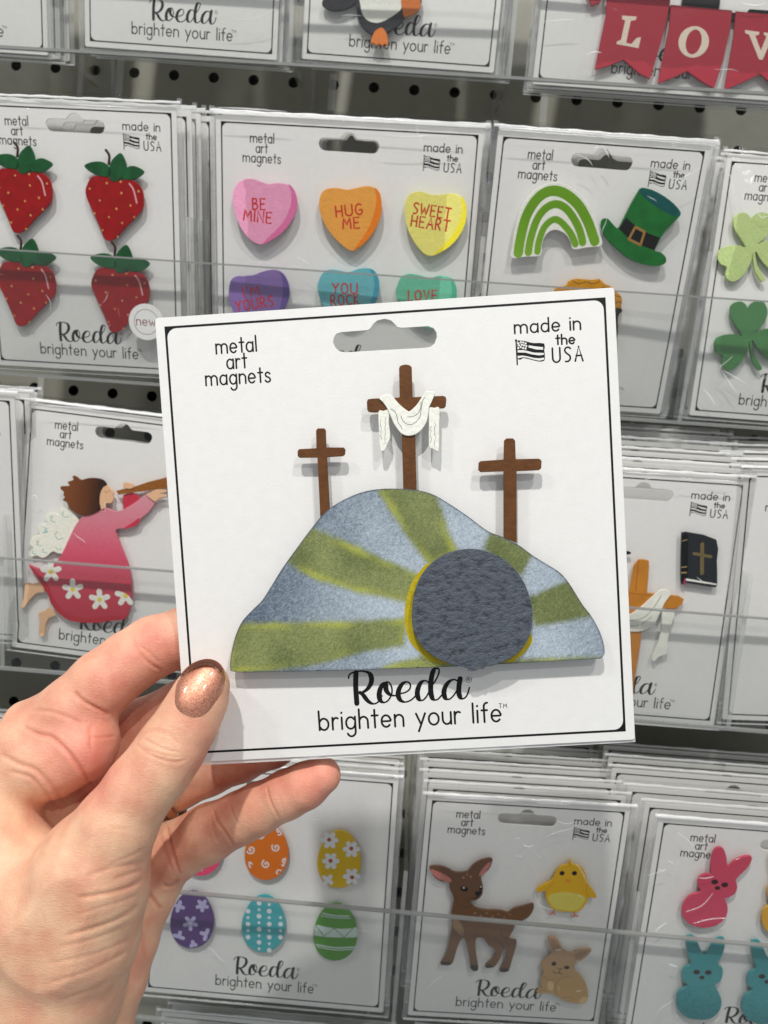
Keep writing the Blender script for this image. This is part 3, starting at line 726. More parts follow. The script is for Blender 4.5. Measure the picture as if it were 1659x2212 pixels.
t, f = cards['hearts'], F_['hearts']
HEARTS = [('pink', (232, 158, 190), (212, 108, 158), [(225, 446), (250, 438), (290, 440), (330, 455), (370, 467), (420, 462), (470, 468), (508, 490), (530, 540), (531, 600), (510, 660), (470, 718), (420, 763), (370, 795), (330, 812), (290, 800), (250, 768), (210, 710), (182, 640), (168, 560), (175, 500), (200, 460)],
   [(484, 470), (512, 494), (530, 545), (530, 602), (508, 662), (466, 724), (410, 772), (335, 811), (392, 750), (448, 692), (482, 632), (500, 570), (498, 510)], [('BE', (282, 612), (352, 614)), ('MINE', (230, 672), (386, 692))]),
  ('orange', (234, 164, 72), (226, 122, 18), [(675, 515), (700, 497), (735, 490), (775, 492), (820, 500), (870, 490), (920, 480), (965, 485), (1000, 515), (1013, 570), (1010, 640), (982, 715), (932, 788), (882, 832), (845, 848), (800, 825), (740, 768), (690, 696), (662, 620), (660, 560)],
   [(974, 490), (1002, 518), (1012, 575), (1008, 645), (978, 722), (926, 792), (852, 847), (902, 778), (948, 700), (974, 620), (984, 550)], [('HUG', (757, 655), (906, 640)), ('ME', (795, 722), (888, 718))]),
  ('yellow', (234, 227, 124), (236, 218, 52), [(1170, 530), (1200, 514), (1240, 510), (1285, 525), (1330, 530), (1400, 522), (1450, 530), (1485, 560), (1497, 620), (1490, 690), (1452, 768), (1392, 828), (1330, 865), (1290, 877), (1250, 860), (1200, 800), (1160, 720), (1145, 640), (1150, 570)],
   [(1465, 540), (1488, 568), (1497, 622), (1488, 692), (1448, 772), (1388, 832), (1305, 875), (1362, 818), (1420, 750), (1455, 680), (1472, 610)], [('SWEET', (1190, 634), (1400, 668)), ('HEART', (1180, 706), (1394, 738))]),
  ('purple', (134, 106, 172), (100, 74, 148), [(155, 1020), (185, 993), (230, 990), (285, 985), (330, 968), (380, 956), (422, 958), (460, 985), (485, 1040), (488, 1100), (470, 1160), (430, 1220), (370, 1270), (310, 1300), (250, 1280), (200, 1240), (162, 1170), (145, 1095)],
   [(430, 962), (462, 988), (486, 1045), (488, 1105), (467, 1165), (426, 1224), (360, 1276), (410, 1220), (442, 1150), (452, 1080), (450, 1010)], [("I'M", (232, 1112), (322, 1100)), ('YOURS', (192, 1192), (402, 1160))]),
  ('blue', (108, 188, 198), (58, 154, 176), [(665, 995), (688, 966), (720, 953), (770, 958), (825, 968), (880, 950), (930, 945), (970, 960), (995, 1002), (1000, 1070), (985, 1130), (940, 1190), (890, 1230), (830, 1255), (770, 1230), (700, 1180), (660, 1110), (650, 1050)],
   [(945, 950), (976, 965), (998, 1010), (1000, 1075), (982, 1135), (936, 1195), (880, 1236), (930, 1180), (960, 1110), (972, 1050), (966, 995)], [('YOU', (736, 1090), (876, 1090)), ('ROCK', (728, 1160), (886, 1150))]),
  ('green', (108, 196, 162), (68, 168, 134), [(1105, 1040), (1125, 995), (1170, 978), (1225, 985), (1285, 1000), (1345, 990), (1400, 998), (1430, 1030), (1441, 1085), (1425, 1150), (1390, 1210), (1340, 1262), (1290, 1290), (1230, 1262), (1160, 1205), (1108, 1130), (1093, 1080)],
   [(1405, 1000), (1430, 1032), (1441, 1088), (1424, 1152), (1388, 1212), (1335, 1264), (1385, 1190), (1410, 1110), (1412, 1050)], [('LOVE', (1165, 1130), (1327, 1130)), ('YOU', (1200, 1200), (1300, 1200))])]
HINK = sm('candy_red_ink', (190, 38, 34), bump=0)
for nm, c1, c2, o, cr_, w in HEARTS:
    b = mag(t, f, 'candy_heart', 'H', o, paint('candy_'+nm, c1, .55, k=1.02, var=.05, vscale=300, bump=.45, bscale=800), 2.3, 4.2, label='%s candy heart reading %s' % (nm, ' '.join(x[0] for x in w)))
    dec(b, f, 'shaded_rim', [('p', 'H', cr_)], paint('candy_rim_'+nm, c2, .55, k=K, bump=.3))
    words(b, f, 'H', w, HINK, 5.0, .82, .28)

t, f = cards['rain'], F_['rain']
CREAM = sm('cream_white', (230, 232, 222), bump=.2)
b = mag(t, f, 'rainbow', 'R', [(168, 835), (172, 780), (190, 660), (225, 550), (280, 465), (340, 418), (400, 397), (460, 400), (520, 425), (580, 475), (630, 550), (665, 630), (685, 700), (694, 762), (610, 774), (529, 785), (515, 745), (490, 705), (455, 680), (420, 672), (385, 685), (360, 715), (345, 760), (336, 820), (250, 828)], CREAM, n=3, z1=4.0)
BAND = gradient('rainbow_green', [(0, (168, 200, 95)), (.5, (120, 168, 45)), (1, (100, 150, 25))], (0, 1), -8, 30, K)
dec(b, f, 'green_bands', [('s', 'R', [(208, 806), (218, 735), (250, 605), (300, 512), (360, 458), (425, 445), (492, 470), (560, 532), (610, 620), (636, 690), (652, 738)], 4.8),
    ('s', 'R', [(266, 802), (278, 728), (315, 615), (368, 545), (430, 522), (490, 552), (540, 622), (568, 685), (582, 745)], 3.7), ('s', 'R', [(319, 798), (328, 738), (360, 655), (410, 613), (450, 622), (498, 672), (526, 718), (540, 755)], 3.2)], BAND)
HG = sm('hat_green', (24, 104, 42), var=.2, vscale=200)
b = mag(t, f, 'leprechaun_hat', 'R', [(690, 630), (700, 608), (728, 606), (760, 640), (790, 662), (820, 610), (865, 520), (912, 440), (925, 428), (945, 428), (1000, 445), (1090, 500), (1147, 560), (1147, 592), (1100, 640), (1050, 695), (1022, 750), (1000, 790), (1040, 805), (1067, 835), (1060, 868), (1010, 882), (930, 870), (850, 835), (780, 780), (720, 718), (692, 665)], HG, n=3, z1=4.0)
dec(b, f, 'hat_opening', [('p', 'R', [(914, 442), (935, 430), (1010, 450), (1095, 505), (1147, 562), (1142, 592), (1085, 580), (1000, 530), (935, 480)])], sm('dark_teal', (8, 80, 78)))
dec(b, f, 'hat_band', [('q', 'R', [(835, 600), (880, 640), (960, 690), (1029, 716), (1000, 790), (930, 766), (850, 722), (790, 664)])], sm('band_black', (18, 18, 18)))
dec(b, f, 'buckle', [('s', 'R', [(888, 655), (942, 684)], 1.2), ('s', 'R', [(942, 684), (918, 760)], 1.2), ('s', 'R', [(918, 760), (850, 726)], 1.2), ('s', 'R', [(850, 726), (888, 655)], 1.2)], sm('buckle_gold', (150, 115, 62)), lift=.05)
GOLD = sm('gold_paint', (200, 140, 25), var=.2)
b = mag(t, f, 'pot_of_gold', 'R', [(420, 1020), (455, 1003), (490, 992), (505, 968), (545, 956), (590, 958), (640, 962), (680, 958), (710, 985), (745, 1000), (772, 1028), (800, 1050), (812, 1085), (806, 1118), (812, 1150), (785, 1175), (778, 1300), (700, 1400), (560, 1400), (480, 1300), (470, 1150), (440, 1090)], GOLD, z1=4.0)
dec(b, f, 'pot', [('p', 'R', [(450, 1118), (620, 1150), (780, 1128), (812, 1140), (788, 1178), (780, 1300), (700, 1400), (560, 1400), (480, 1300), (455, 1180)])], sm('pot_black', (22, 22, 24)), h=.1)
dec(b, f, 'coin_edges', [('s', 'R', [(525, 970), (560, 985), (600, 975), (640, 985), (680, 972)], .5), ('s', 'R', [(700, 1005), (740, 1020), (765, 1050), (805, 1062)], .5), ('s', 'R', [(765, 1100), (790, 1090), (806, 1095)], .5)], sm('coin_shadow_paint', (120, 80, 10), bump=0))

t, f = cards['clover'], F_['clover']
def clover(dx, dy, name, rgb, lb):
    def glit():
        m = paint(name, rgb, .35, k=K, var=.3, vscale=2500, bump=.8, bscale=2500, spec=.9); return m
    m = glit(); d = lambda p: [(x+dx, y+dy) for x, y in p]
    b = mag(t, f, 'clover', 'R', d([(1530, 772), (1500, 722), (1465, 665), (1459, 610), (1480, 580), (1522, 571), (1550, 588), (1562, 606), (1582, 582), (1622, 568), (1662, 582), (1678, 640), (1650, 710), (1604, 748),
        (1606, 752), (1660, 730), (1720, 735), (1762, 762), (1775, 800), (1755, 845), (1760, 890), (1720, 915), (1670, 900), (1622, 850), (1592, 800), (1586, 815), (1600, 880), (1640, 950), (1642, 968), (1620, 970), (1585, 915), (1573, 850), (1574, 800), (1560, 862), (1520, 930), (1472, 970), (1432, 966), (1411, 932), (1420, 888), (1385, 872), (1366, 830), (1380, 785), (1430, 764), (1490, 762)]), m, n=3, label=lb)
clover(0, 0, 'pale_glitter_green', (178, 200, 125), 'pale green glitter clover'); clover(-20, 516, 'deep_glitter_green', (52, 122, 55), 'deep green glitter clover')

t, f = cards['r1d'], F_['r1d']
RIB = sm('pennant_red', (165, 32, 52), var=.08, bump=.3)
lk = mag(t, f, 'pennant', 'D', [(870, -60), (962, -60), (932, 12), (895, 24)], RIB, smooth=False, block=False)
ps = []
for q in ([(965, -70), (1240, -50), (1236, 10), (1215, 120), (1180, 240), (1149, 341), (1100, 315), (1035, 257), (970, 285), (911, 300), (935, 180), (960, 60)],
          [(1240, 20), (1505, 45), (1495, 130), (1466, 260), (1426, 382), (1370, 350), (1310, 307), (1250, 335), (1183, 361), (1205, 250), (1232, 120)],
          [(1520, 48), (1790, 72), (1780, 200), (1720, 400), (1625, 320), (1545, 358), (1471, 389), (1490, 280), (1512, 150)]):
    ps.append(mag(t, f, 'pennant', 'D', q, RIB, smooth=False))
LC = sm('letter_cream', (222, 208, 190), bump=0)
dec(ps[0], f, 'letter', [('q', 'D', [(1030, 67), (1092, 72), (1088, 86), (1066, 90), (1046, 185), (1068, 190), (1092, 164), (1110, 160), (1100, 208), (1004, 190), (1008, 178), (1024, 172), (1042, 88), (1027, 82)])], LC)
c = V('D', [(1338, 181)]); oo = [f.px(V('D', [(1338+a*math.cos(k/24*6.283)+sh_*math.sin(k/24*6.283), 181+b_*math.sin(k/24*6.283)) for k in range(24)]), 3.34) for a, b_, sh_ in ((66, 68, -4), (34, 54, -8))]
mb = MB(); extrude(mb, oo, 3.3, 3.34, 0); mb.build('letter', LC, ps[1])
dec(ps[2], f, 'letter', [('q', 'D', [(1560, 130), (1622, 138), (1620, 150), (1604, 154), (1628, 218), (1652, 158), (1640, 148), (1641, 140), (1695, 147), (1690, 158), (1676, 164), (1636, 258), (1620, 256), (1578, 150), (1560, 142)])], LC)
for q in ([(1222, 24), (1254, 30), (1254, 62), (1226, 56)], [(1494, 52), (1524, 56), (1522, 92), (1492, 88)]): mag(t, f, 'link_ribbon', 'D', q, BLACK, 1.2, 2.2, False, block=False)

t, f = cards['r1c'], F_['r1c']
b = mag(t, f, 'penguin', 'P', [(395, -60), (400, 80), (418, 160), (455, 220), (515, 260), (580, 270), (650, 240), (720, 190), (762, 140), (800, 105), (870, 70), (885, -60), (640, -160)], sm('penguin_black', (30, 30, 36), var=.2, bump=.5, bscale=700), z1=4.2)
dec(b, f, 'belly', [('p', 'P', [(430, -60), (428, 40), (445, 110), (482, 155), (540, 175), (600, 165), (680, 120), (735, 75), (746, 30), (742, -60), (600, -100)])], CREAM)
mag(b, f, 'flipper', 'P', [(133, 35), (145, -10), (200, -50), (330, -60), (392, -40), (382, 30), (300, 74), (220, 82), (165, 65)], MATS['penguin_black'], 2.4, 3.6, block=False)
OR = sm('foot_orange', (205, 110, 32), bump=.4)
for q in ([(748, -30), (870, -30), (892, 35), (862, 92), (805, 122), (766, 130), (750, 80)], [(585, 212), (610, 225), (630, 262), (640, 320), (636, 352), (612, 336), (597, 354), (573, 336), (550, 350), (530, 330), (510, 336), (515, 290), (540, 238)]):
    mag(b, f, 'foot', 'P', q, OR, 4.0, 4.9, block=False, n=3)

t, f = cards['angel'], F_['angel']
DRESS = gradient('dress_pink', [(0, (170, 28, 48)), (.35, (188, 58, 78)), (.62, (205, 88, 112)), (1, (208, 140, 152))], (-.1, 1), -50, 22, K)
SKIN = sm('painted_skin', (222, 178, 140), bump=.15, var=.05)
b0 = mag(t, f, 'angel_wing', 'A', [(645, 945), (605, 885), (560, 850), (512, 832), (482, 847), (492, 885), (440, 873), (385, 878), (360, 910), (388, 950), (330, 960), (303, 1000), (325, 1045), (270, 1065), (238, 1120), (270, 1155), (238, 1195), (250, 1230), (300, 1218), (340, 1238), (382, 1225), (430, 1185), (480, 1202), (525, 1190), (570, 1090), (612, 1010)], sm('wing_cream', (232, 234, 218), bump=.5, bscale=800), 2.0, 2.9, block=False, n=3)
dec(b0, f, 'feather_curls', [('s', 'A', q, .38) for q in ([(520, 860), (510, 885), (525, 905), (560, 900)], [(412, 905), (430, 900), (415, 930), (450, 950)], [(350, 990), (385, 1000), (360, 1010), (390, 1020), (345, 1030), (385, 1030)], [(470, 1020), (450, 1050), (475, 1085), (515, 1075)], [(295, 1105), (315, 1100), (305, 1130), (345, 1140)], [(270, 1180), (265, 1200), (300, 1205)], [(355, 1160), (350, 1190), (385, 1195)], [(455, 1150), (475, 1170), (500, 1160)])], sm('curl_teal', (130, 178, 178), bump=0))
b = mag(t, f, 'angel', 'A', [(685, 893), (745, 868), (800, 850), (850, 826), (905, 845), (945, 858), (1000, 845), (1090, 795), (1150, 748), (1192, 722), (1232, 742), (1268, 776), (1215, 860), (1140, 925), (1128, 960), (1040, 992), (948, 1006), (958, 1065), (1000, 1170), (1045, 1290), (1070, 1420), (1075, 1560), (1052, 1680), (1012, 1738), (900, 1752), (800, 1768), (650, 1765), (560, 1745), (490, 1700), (420, 1620), (390, 1540), (330, 1440), (280, 1370), (233, 1295), (290, 1318), (360, 1335), (420, 1300), (482, 1243), (540, 1130), (600, 1000), (645, 930)], DRESS, n=3, z1=3.6)
dec(b, f, 'dress_hem', [('p', 'A', [(235, 1297), (290, 1342), (345, 1400), (400, 1470), (440, 1570), (510, 1660), (600, 1712), (720, 1733), (850, 1716), (940, 1712), (1025, 1718), (1008, 1740), (900, 1752), (800, 1767), (650, 1764), (560, 1744), (490, 1699), (421, 1619), (391, 1540), (331, 1440), (281, 1369)])], sm('hem_red', (175, 22, 42)))
dec(b, f, 'sleeve_lining', [('p', 'A', [(1005, 1000), (1080, 950), (1136, 912), (1130, 955), (1080, 985)])], sm('sleeve_red', (190, 50, 70)))
mag(b, f, 'far_sleeve', 'A', [(1012, 722), (1050, 712), (1092, 710), (1138, 752), (1090, 797), (1012, 838), (1005, 800), (1000, 760)], MATS['sleeve_red'], 2.2, 3.1, block=False)
mag(b, f, 'hair', 'A', [(872, 642), (845, 603), (795, 587), (725, 585), (662, 600), (632, 578), (605, 566), (590, 575), (598, 600), (552, 618), (565, 648), (500, 652), (494, 675), (520, 700), (516, 722), (528, 742), (512, 765), (545, 785), (565, 830), (620, 872), (690, 892), (760, 876), (820, 838), (812, 780), (818, 712), (842, 662)],
    gradient('hair_brown', [(0, (118, 66, 30)), (.35, (92, 48, 20)), (.6, (48, 24, 12)), (1, (42, 20, 10))], (1, 0), -24, 2, K), 3.5, 4.3, block=False, n=3)
fc = mag(b, f, 'face', 'A', [(868, 641), (885, 652), (900, 668), (922, 690), (931, 714), (922, 726), (926, 742), (925, 765), (905, 790), (864, 794), (860, 828), (838, 838), (822, 836), (812, 780), (818, 711), (842, 658)], SKIN, 3.4, 4.2, block=False, n=3)
dec(fc, f, 'closed_eye', [('s', 'A', [(850, 690), (870, 703), (893, 690)], .2)], sm('lash_brown', (90, 50, 30), bump=0))
tr = mag(b, f, 'trumpet', 'A', [(947, 690), (1000, 676), (1080, 662), (1200, 620), (1345, 583), (1420, 560), (1420, 670), (1345, 666), (1200, 690), (1090, 702), (965, 722)], sm('trumpet_brown', (142, 86, 28), var=.2), 3.2, 4.0, False, block=False)
for q in ([(1003, 640), (1012, 624), (1040, 621), (1088, 634), (1098, 655), (1070, 672), (1035, 672), (1008, 665)], [(1195, 724), (1225, 705), (1268, 682), (1300, 680), (1350, 682), (1358, 700), (1300, 714), (1352, 722), (1360, 738), (1312, 746), (1285, 762), (1262, 778)]):
    mag(b, f, 'hand', 'A', q, SKIN, 3.9, 4.4, block=False, n=3)
for q in ([(212, 1445), (270, 1450), (332, 1440), (362, 1515), (300, 1525), (240, 1582), (210, 1625), (185, 1648), (172, 1628), (190, 1580), (198, 1510)], [(312, 1690), (360, 1672), (405, 1645), (455, 1705), (402, 1726), (372, 1782), (362, 1860), (348, 1880), (318, 1865), (318, 1790), (325, 1750)]):
    mag(b, f, 'leg', 'A', q, SKIN, 2.3, 3.1, block=False, n=3)
fl, dots = [], []
for cx_, cy_ in ((416, 1350), (595, 1495), (813, 1578), (1024, 1547)):
    for k in range(5):
        if cx_ > 1000 and k in (0, 4): continue
        a = math.radians(72*k-20); fl.append(('s', 'A', [(cx_+18*math.cos(a), cy_+18*math.sin(a)), (cx_+68*math.cos(a), cy_+68*math.sin(a))], 2.9))
    dots.append(('o', 'A', (cx_, cy_), 1.25))
dec(b, f, 'daisy_petals', fl, CREAM, lift=.04); dec(b, f, 'daisy_centres', dots, sm('daisy_yellow', (225, 200, 60), bump=0), lift=.09)

t, f = cards['bible'], F_['bible']
b = mag(t, f, 'black_book', 'B', [(528, 805), (532, 790), (548, 782), (585, 786), (745, 830), (748, 960), (750, 1106), (727, 1126), (640, 1112), (548, 1098), (524, 1090)], sm('book_black', (34, 38, 44), var=.15), n=2)
dec(b, f, 'spine', [('q', 'B', [(529, 806), (548, 785), (570, 802), (567, 1070), (546, 1094), (525, 1088)])], sm('spine_black', (8, 8, 10)))
dec(b, f, 'gold_cross', [('s', 'B', [(656, 858), (654, 1038)], 1.9), ('s', 'B', [(604, 916), (710, 936)], 1.5)], sm('dull_gold', (110, 98, 62), bump=0))
dec(b, f, 'gold_bands', [('s', 'B', [(532, 838), (560, 830)], .5), ('s', 'B', [(528, 1002), (558, 998)], .6), ('s', 'B', [(527, 1035), (556, 1035)], .8)], sm('band_gold', (150, 130, 85), bump=0), lift=.05)
dec(b, f, 'page_edge', [('q', 'B', [(554, 1070), (746, 1104), (744, 1112), (555, 1084)])], CREAM, lift=.05)
dec(b, f, 'ribbon', [('s', 'B', [(548, 1078), (544, 1108)], .9)], sm('ribbon_pink', (170, 45, 85), bump=0), lift=.1)
WOOD = sm('ochre_wood', (188, 122, 38), var=.12, vscale=120)
b = mag(t, f, 'wooden_cross', 'B', [(205, 1146), (218, 1060), (232, 990), (262, 953), (290, 952), (324, 960), (326, 1000), (312, 1162), (372, 1165), (462, 1176), (510, 1180), (542, 1200), (530, 1235), (490, 1260), (400, 1256), (282, 1272), (282, 1380), (268, 1500), (232, 1720), (222, 1850), (90, 1850), (110, 1400), (110, 1280), (60, 1270), (60, 1150)], WOOD, smooth=False)
CL = sm('cloth_cream', (228, 230, 220), var=.1, vscale=150)
dr = mag(b, f, 'draped_cloth', 'B', [(120, 1310), (200, 1300), (280, 1245), (340, 1190), (390, 1148), (430, 1141), (462, 1166), (425, 1220), (385, 1305), (350, 1362), (290, 1395), (220, 1402), (120, 1385)], CL, 3.3, 4.1, block=False)
mag(b, f, 'cloth_tail', 'B', [(408, 1266), (445, 1272), (486, 1275), (465, 1360), (442, 1450), (440, 1532), (385, 1560), (355, 1588), (344, 1560), (382, 1470), (402, 1380)], CL, 2.6, 3.5, block=False)
dec(dr, f, 'fold_lines', [('s', 'B', [(200, 1330), (280, 1320), (340, 1270), (400, 1180)], .5), ('s', 'B', [(190, 1365), (270, 1360), (340, 1310)], .5)], sm('fold_grey', (170, 172, 160), bump=0))
dec(b, f, 'beam_edge', [('s', 'B', [(190, 1160), (300, 1172), (370, 1180)], .35), ('s', 'B', [(258, 960), (250, 1060), (240, 1150)], .35)], sm('wood_dark', (150, 88, 22), bump=0))
mag(t, f, 'black_leaf', 'B', [(130, 905), (200, 903), (212, 918), (170, 926), (130, 926)], BLACK, block=False)

t, f = cards['egg'], F_['egg']
def egg(cx_, cy_, name, rgb, lb):
    pts = []
    for k in range(28):
        a = 2*math.pi*k/28; s = math.sin(a); c = math.cos(a)
        pts.append((cx_+124*s*(1-.13*c)+3*c, cy_-164*c+8))
    return mag(t, f, 'decorated_egg', 'E', pts, paint(name, rgb, .5, k=1.15, var=.06), smooth=False, label=lb)
def clipdisc(lst, cx_, cy_):
    return [q for q in lst if ((q[0]-cx_)/116)**2+((q[1]-cy_-8)/156)**2 < 1]
WP = paint('egg_white_paint', (218, 222, 226), .5, k=1.1, bump=0)
def flower(cx_, cy_, r, w, n=6, ph=0): return [('s', 'E', [(cx_+r*.35*math.cos(6.283*k/n+ph), cy_+r*.35*math.sin(6.283*k/n+ph)), (cx_+r*math.cos(6.283*k/n+ph), cy_+r*math.sin(6.283*k/n+ph))], w) for k in range(n)]
b = egg(1133, 690, 'egg_yellow', (205, 170, 20), 'yellow egg with white flowers')
fl = []
for c_ in ((1080, 590), (1203, 640), (1085, 708), (1204, 795)): fl += flower(*c_, 36, 2.6)
fl += flower(1068, 815, 26, 2.2, 4, -.9)
dec(b, f, 'white_flowers', fl, WP); dec(b, f, 'flower_centres', [('o', 'E', c_, 1.15) for c_ in ((1076, 586), (1202, 636), (1084, 706), (1206, 800))], paint('egg_rust', (180, 80, 30), .5, bump=0), lift=.06)
b = egg(720, 645, 'egg_orange', (208, 108, 18), 'orange egg with white spirals')
sp = []
for cx_, cy_, ph in ((790, 535, 0), (632, 643, 1), (775, 630, 2), (718, 725, 2.5), (618, 738, 4), (822, 710, .5), (790, 775, 0), (690, 560, 2)):
    q = [(cx_+(3+k*1.15)*math.cos(k*.42+ph), cy_+(3+k*1.15)*math.sin(k*.42+ph)) for k in range(20)]
    q = clipdisc(q, 720, 645)
    if len(q) > 3: sp.append(('s', 'E', q, .75))
dec(b, f, 'white_spirals', sp, WP)
b = egg(345, 620, 'egg_pink', (222, 70, 110), 'pink egg partly behind the little finger')
dec(b, f, 'white_marks', [('s', 'E', [(345, 742), (352, 758)], 1.3), ('s', 'E', [(300, 700), (306, 715)], 1.3), ('s', 'E', [(390, 690), (396, 705)], 1.3)], WP)
b = egg(297, 1033, 'egg_purple', (82, 50, 112), 'purple egg with lilac flowers')
fl = []
for c_, r, n in (((288, 1060), 34, 5), ((222, 965), 26, 4), ((355, 960), 28, 5), ((222, 1138), 26, 4), ((378, 1125), 28, 4), ((304, 1180), 14, 3)):
    fl += [s for s in flower(*c_, r, 2.1, n, .3) if ((s[2][1][0]-297)/122)**2+((s[2][1][1]-1041)/160)**2 < 1]
LIL = paint('egg_lilac', (188, 180, 222), .5, bump=0)
dec(b, f, 'lilac_flowers', fl, LIL); dec(b, f, 'flower_centres', [('o', 'E', (288, 1060), .8)], WP, lift=.06)
b = egg(704, 1055, 'egg_teal', (58, 160, 168), 'teal egg with white dots')
dt = []
for x, w in ((615, 1), (678, 0), (736, 1), (800, 1)):
    for k, y in enumerate(range(910, 1220, 37)):
        if ((x-704)/112)**2+((y-1063)/152)**2 < 1: dt.append(('o', 'E', (x, y+w*8), .8+.5*((k+w) % 2)))
dec(b, f, 'white_dots', dt, WP)
b = egg(1112, 1103, 'egg_green', (72, 138, 28), 'green egg with white zigzag band')
dec(b, f, 'white_bands', [('p', 'E', [(995, 1100), (1003, 1072), (1060, 1082), (1130, 1092), (1200, 1090), (1228, 1085), (1237, 1110), (1232, 1138), (1170, 1142), (1080, 1140), (1020, 1134), (992, 1128)]), ('s', 'E', [(1040, 1005), (1110, 1018), (1190, 1020)], .7), ('s', 'E', [(1030, 1018), (1110, 1030), (1198, 1032)], .5), ('s', 'E', [(1002, 1182), (1110, 1200), (1225, 1196)], .7), ('s', 'E', [(1010, 1195), (1110, 1212), (1220, 1208)], .5)], paint('egg_mint', (205, 222, 218), .5, bump=0))
dec(b, f, 'zigzag_line', [('q', 'E', [(1000, 1078), (1006, 1078), (1050, 1136), (1044, 1136)]), ('q', 'E', [(1044, 1136), (1050, 1136), (1108, 1090), (1102, 1090)]), ('q', 'E', [(1102, 1090), (1108, 1090), (1164, 1140), (1158, 1140)]), ('q', 'E', [(1158, 1140), (1164, 1140), (1216, 1090), (1210, 1090)])], MATS['egg_green'], lift=.06)

t, f = cards['fawn'], F_['fawn']
FB = gradient('fawn_brown', [(0, (92, 66, 48)), (.45, (122, 88, 60)), (.62, (112, 74, 38)), (1, (98, 68, 50))], (0, 1), -50, 22, K, grain=.12)
b = mag(t, f, 'fawn', 'F', [(245, 900), (280, 890), (335, 895), (385, 915), (425, 935), (510, 930), (540, 890), (600, 852), (674, 838), (676, 872), (650, 922), (602, 965), (612, 1020), (613, 1070), (600, 1102), (562, 1130), (532, 1127), (538, 1158), (580, 1185), (650, 1195), (730, 1197), (790, 1212), (830, 1182), (900, 1165), (960, 1150), (962, 1188), (930, 1242), (870, 1276), (838, 1290), (826, 1330), (792, 1392), (840, 1400), (846, 1425), (838, 1460), (815, 1535), (790, 1616), (740, 1620), (727, 1604), (765, 1548), (776, 1480), (760, 1458), (732, 1530), (690, 1588), (632, 1590), (636, 1566), (680, 1530), (702, 1470), (652, 1440), (620, 1392), (572, 1386), (562, 1440), (575, 1540), (583, 1600), (562, 1616), (532, 1602), (522, 1540), (510, 1470), (482, 1382), (442, 1440), (416, 1530), (392, 1572), (324, 1570), (330, 1545), (360, 1500), (386, 1400), (402, 1300), (396, 1220), (416, 1120), (386, 1052), (380, 1004), (332, 1000), (285, 975), (256, 930)], FB, n=2)
dec(b, f, 'inner_ears', [('p', 'F', [(252, 912), (320, 935), (385, 972), (396, 1002), (340, 992), (282, 962)]), ('p', 'F', [(670, 862), (640, 878), (602, 922), (586, 960), (618, 948), (652, 905)])], sm('ear_pink', (178, 112, 104)))
dec(b, f, 'eyes', [('o', 'F', (485, 1048), 2.2, 1.5, -.3), ('o', 'F', (600, 1042), 1.0, 1.5)], BLACK)
dec(b, f, 'eye_glints', [('o', 'F', (482, 1040), .5), ('o', 'F', (600, 1034), .4)], WP, lift=.06)
dec(b, f, 'nose_and_mouth', [('p', 'F', [(558, 1070), (606, 1064), (592, 1092), (576, 1100)]), ('s', 'F', [(576, 1098), (572, 1112)], .3), ('s', 'F', [(545, 1108), (572, 1112), (592, 1108)], .4)], BLACK)
dec(b, f, 'hooves', [('q', 'F', q) for q in ([(325, 1570), (330, 1548), (392, 1550), (391, 1572)], [(525, 1592), (530, 1568), (581, 1580), (580, 1604), (560, 1615)], [(735, 1618), (728, 1600), (785, 1592), (792, 1612)], [(632, 1590), (642, 1570), (680, 1575), (688, 1587)])], sm('hoof_brown', (50, 36, 30), bump=0))
dec(b, f, 'pale_chest', [('p', 'F', [(410, 1240), (460, 1280), (484, 1335), (472, 1372), (432, 1340), (408, 1300)])], sm('fawn_cream', (150, 118, 85)))
dec(b, f, 'back_spots', [('o', 'F', (x, y), .5+.2*rnd.random()) for x, y in ((560, 1215), (600, 1232), (640, 1215), (680, 1238), (720, 1222), (760, 1245), (590, 1262), (650, 1265), (710, 1268), (800, 1225), (505, 950), (530, 965), (480, 970), (770, 1275))], sm('fawn_spot', (150, 118, 88), bump=0))
dec(b, f, 'leg_lines', [('s', 'F', [(482, 1380), (470, 1340), (482, 1300)], .4), ('s', 'F', [(560, 1390), (566, 1350), (560, 1310)], .4), ('s', 'F', [(760, 1460), (740, 1420), (700, 1400)], .4), ('s', 'F', [(790, 1392), (760, 1380), (735, 1340)], .4), ('s', 'F', [(430, 1165), (480, 1180), (535, 1160)], .4)], sm('fawn_line', (78, 54, 38), bump=0))
b = mag(t, f, 'chick', 'F', [(1108, 952), (1130, 912), (1170, 886), (1202, 880), (1208, 850), (1220, 850), (1228, 876), (1290, 898), (1322, 950), (1342, 1020), (1380, 1068), (1394, 1098), (1385, 1114), (1340, 1105), (1334, 1132), (1302, 1180), (1270, 1205), (1200, 1207), (1112, 1196), (1070, 1160), (1046, 1112), (1043, 1062), (1000, 1076), (982, 1052), (1040, 1015), (1085, 990)], gradient('chick_yellow', [(0, (205, 190, 75)), (.5, (208, 182, 30)), (1, (215, 168, 15))], (0, 1), -12, 12, K), n=3)
dec(b, f, 'eyes', [('o', 'F', (1158, 940), 1.35), ('o', 'F', (1243, 940), 1.35)], BLACK)
dec(b, f, 'beak', [('p', 'F', [(1178, 988), (1200, 982), (1218, 988), (1200, 1008)])], sm('beak_orange', (215, 140, 20), bump=0))
dec(b, f, 'feet', [('s', 'F', q, .8) for q in ([(1100, 1195), (1094, 1212)], [(1094, 1212), (1075, 1218)], [(1094, 1212), (1112, 1220)], [(1240, 1205), (1245, 1228)], [(1245, 1228), (1225, 1238)], [(1245, 1228), (1266, 1236)])], sm('chick_foot', (205, 110, 60), bump=0), z=2.6)
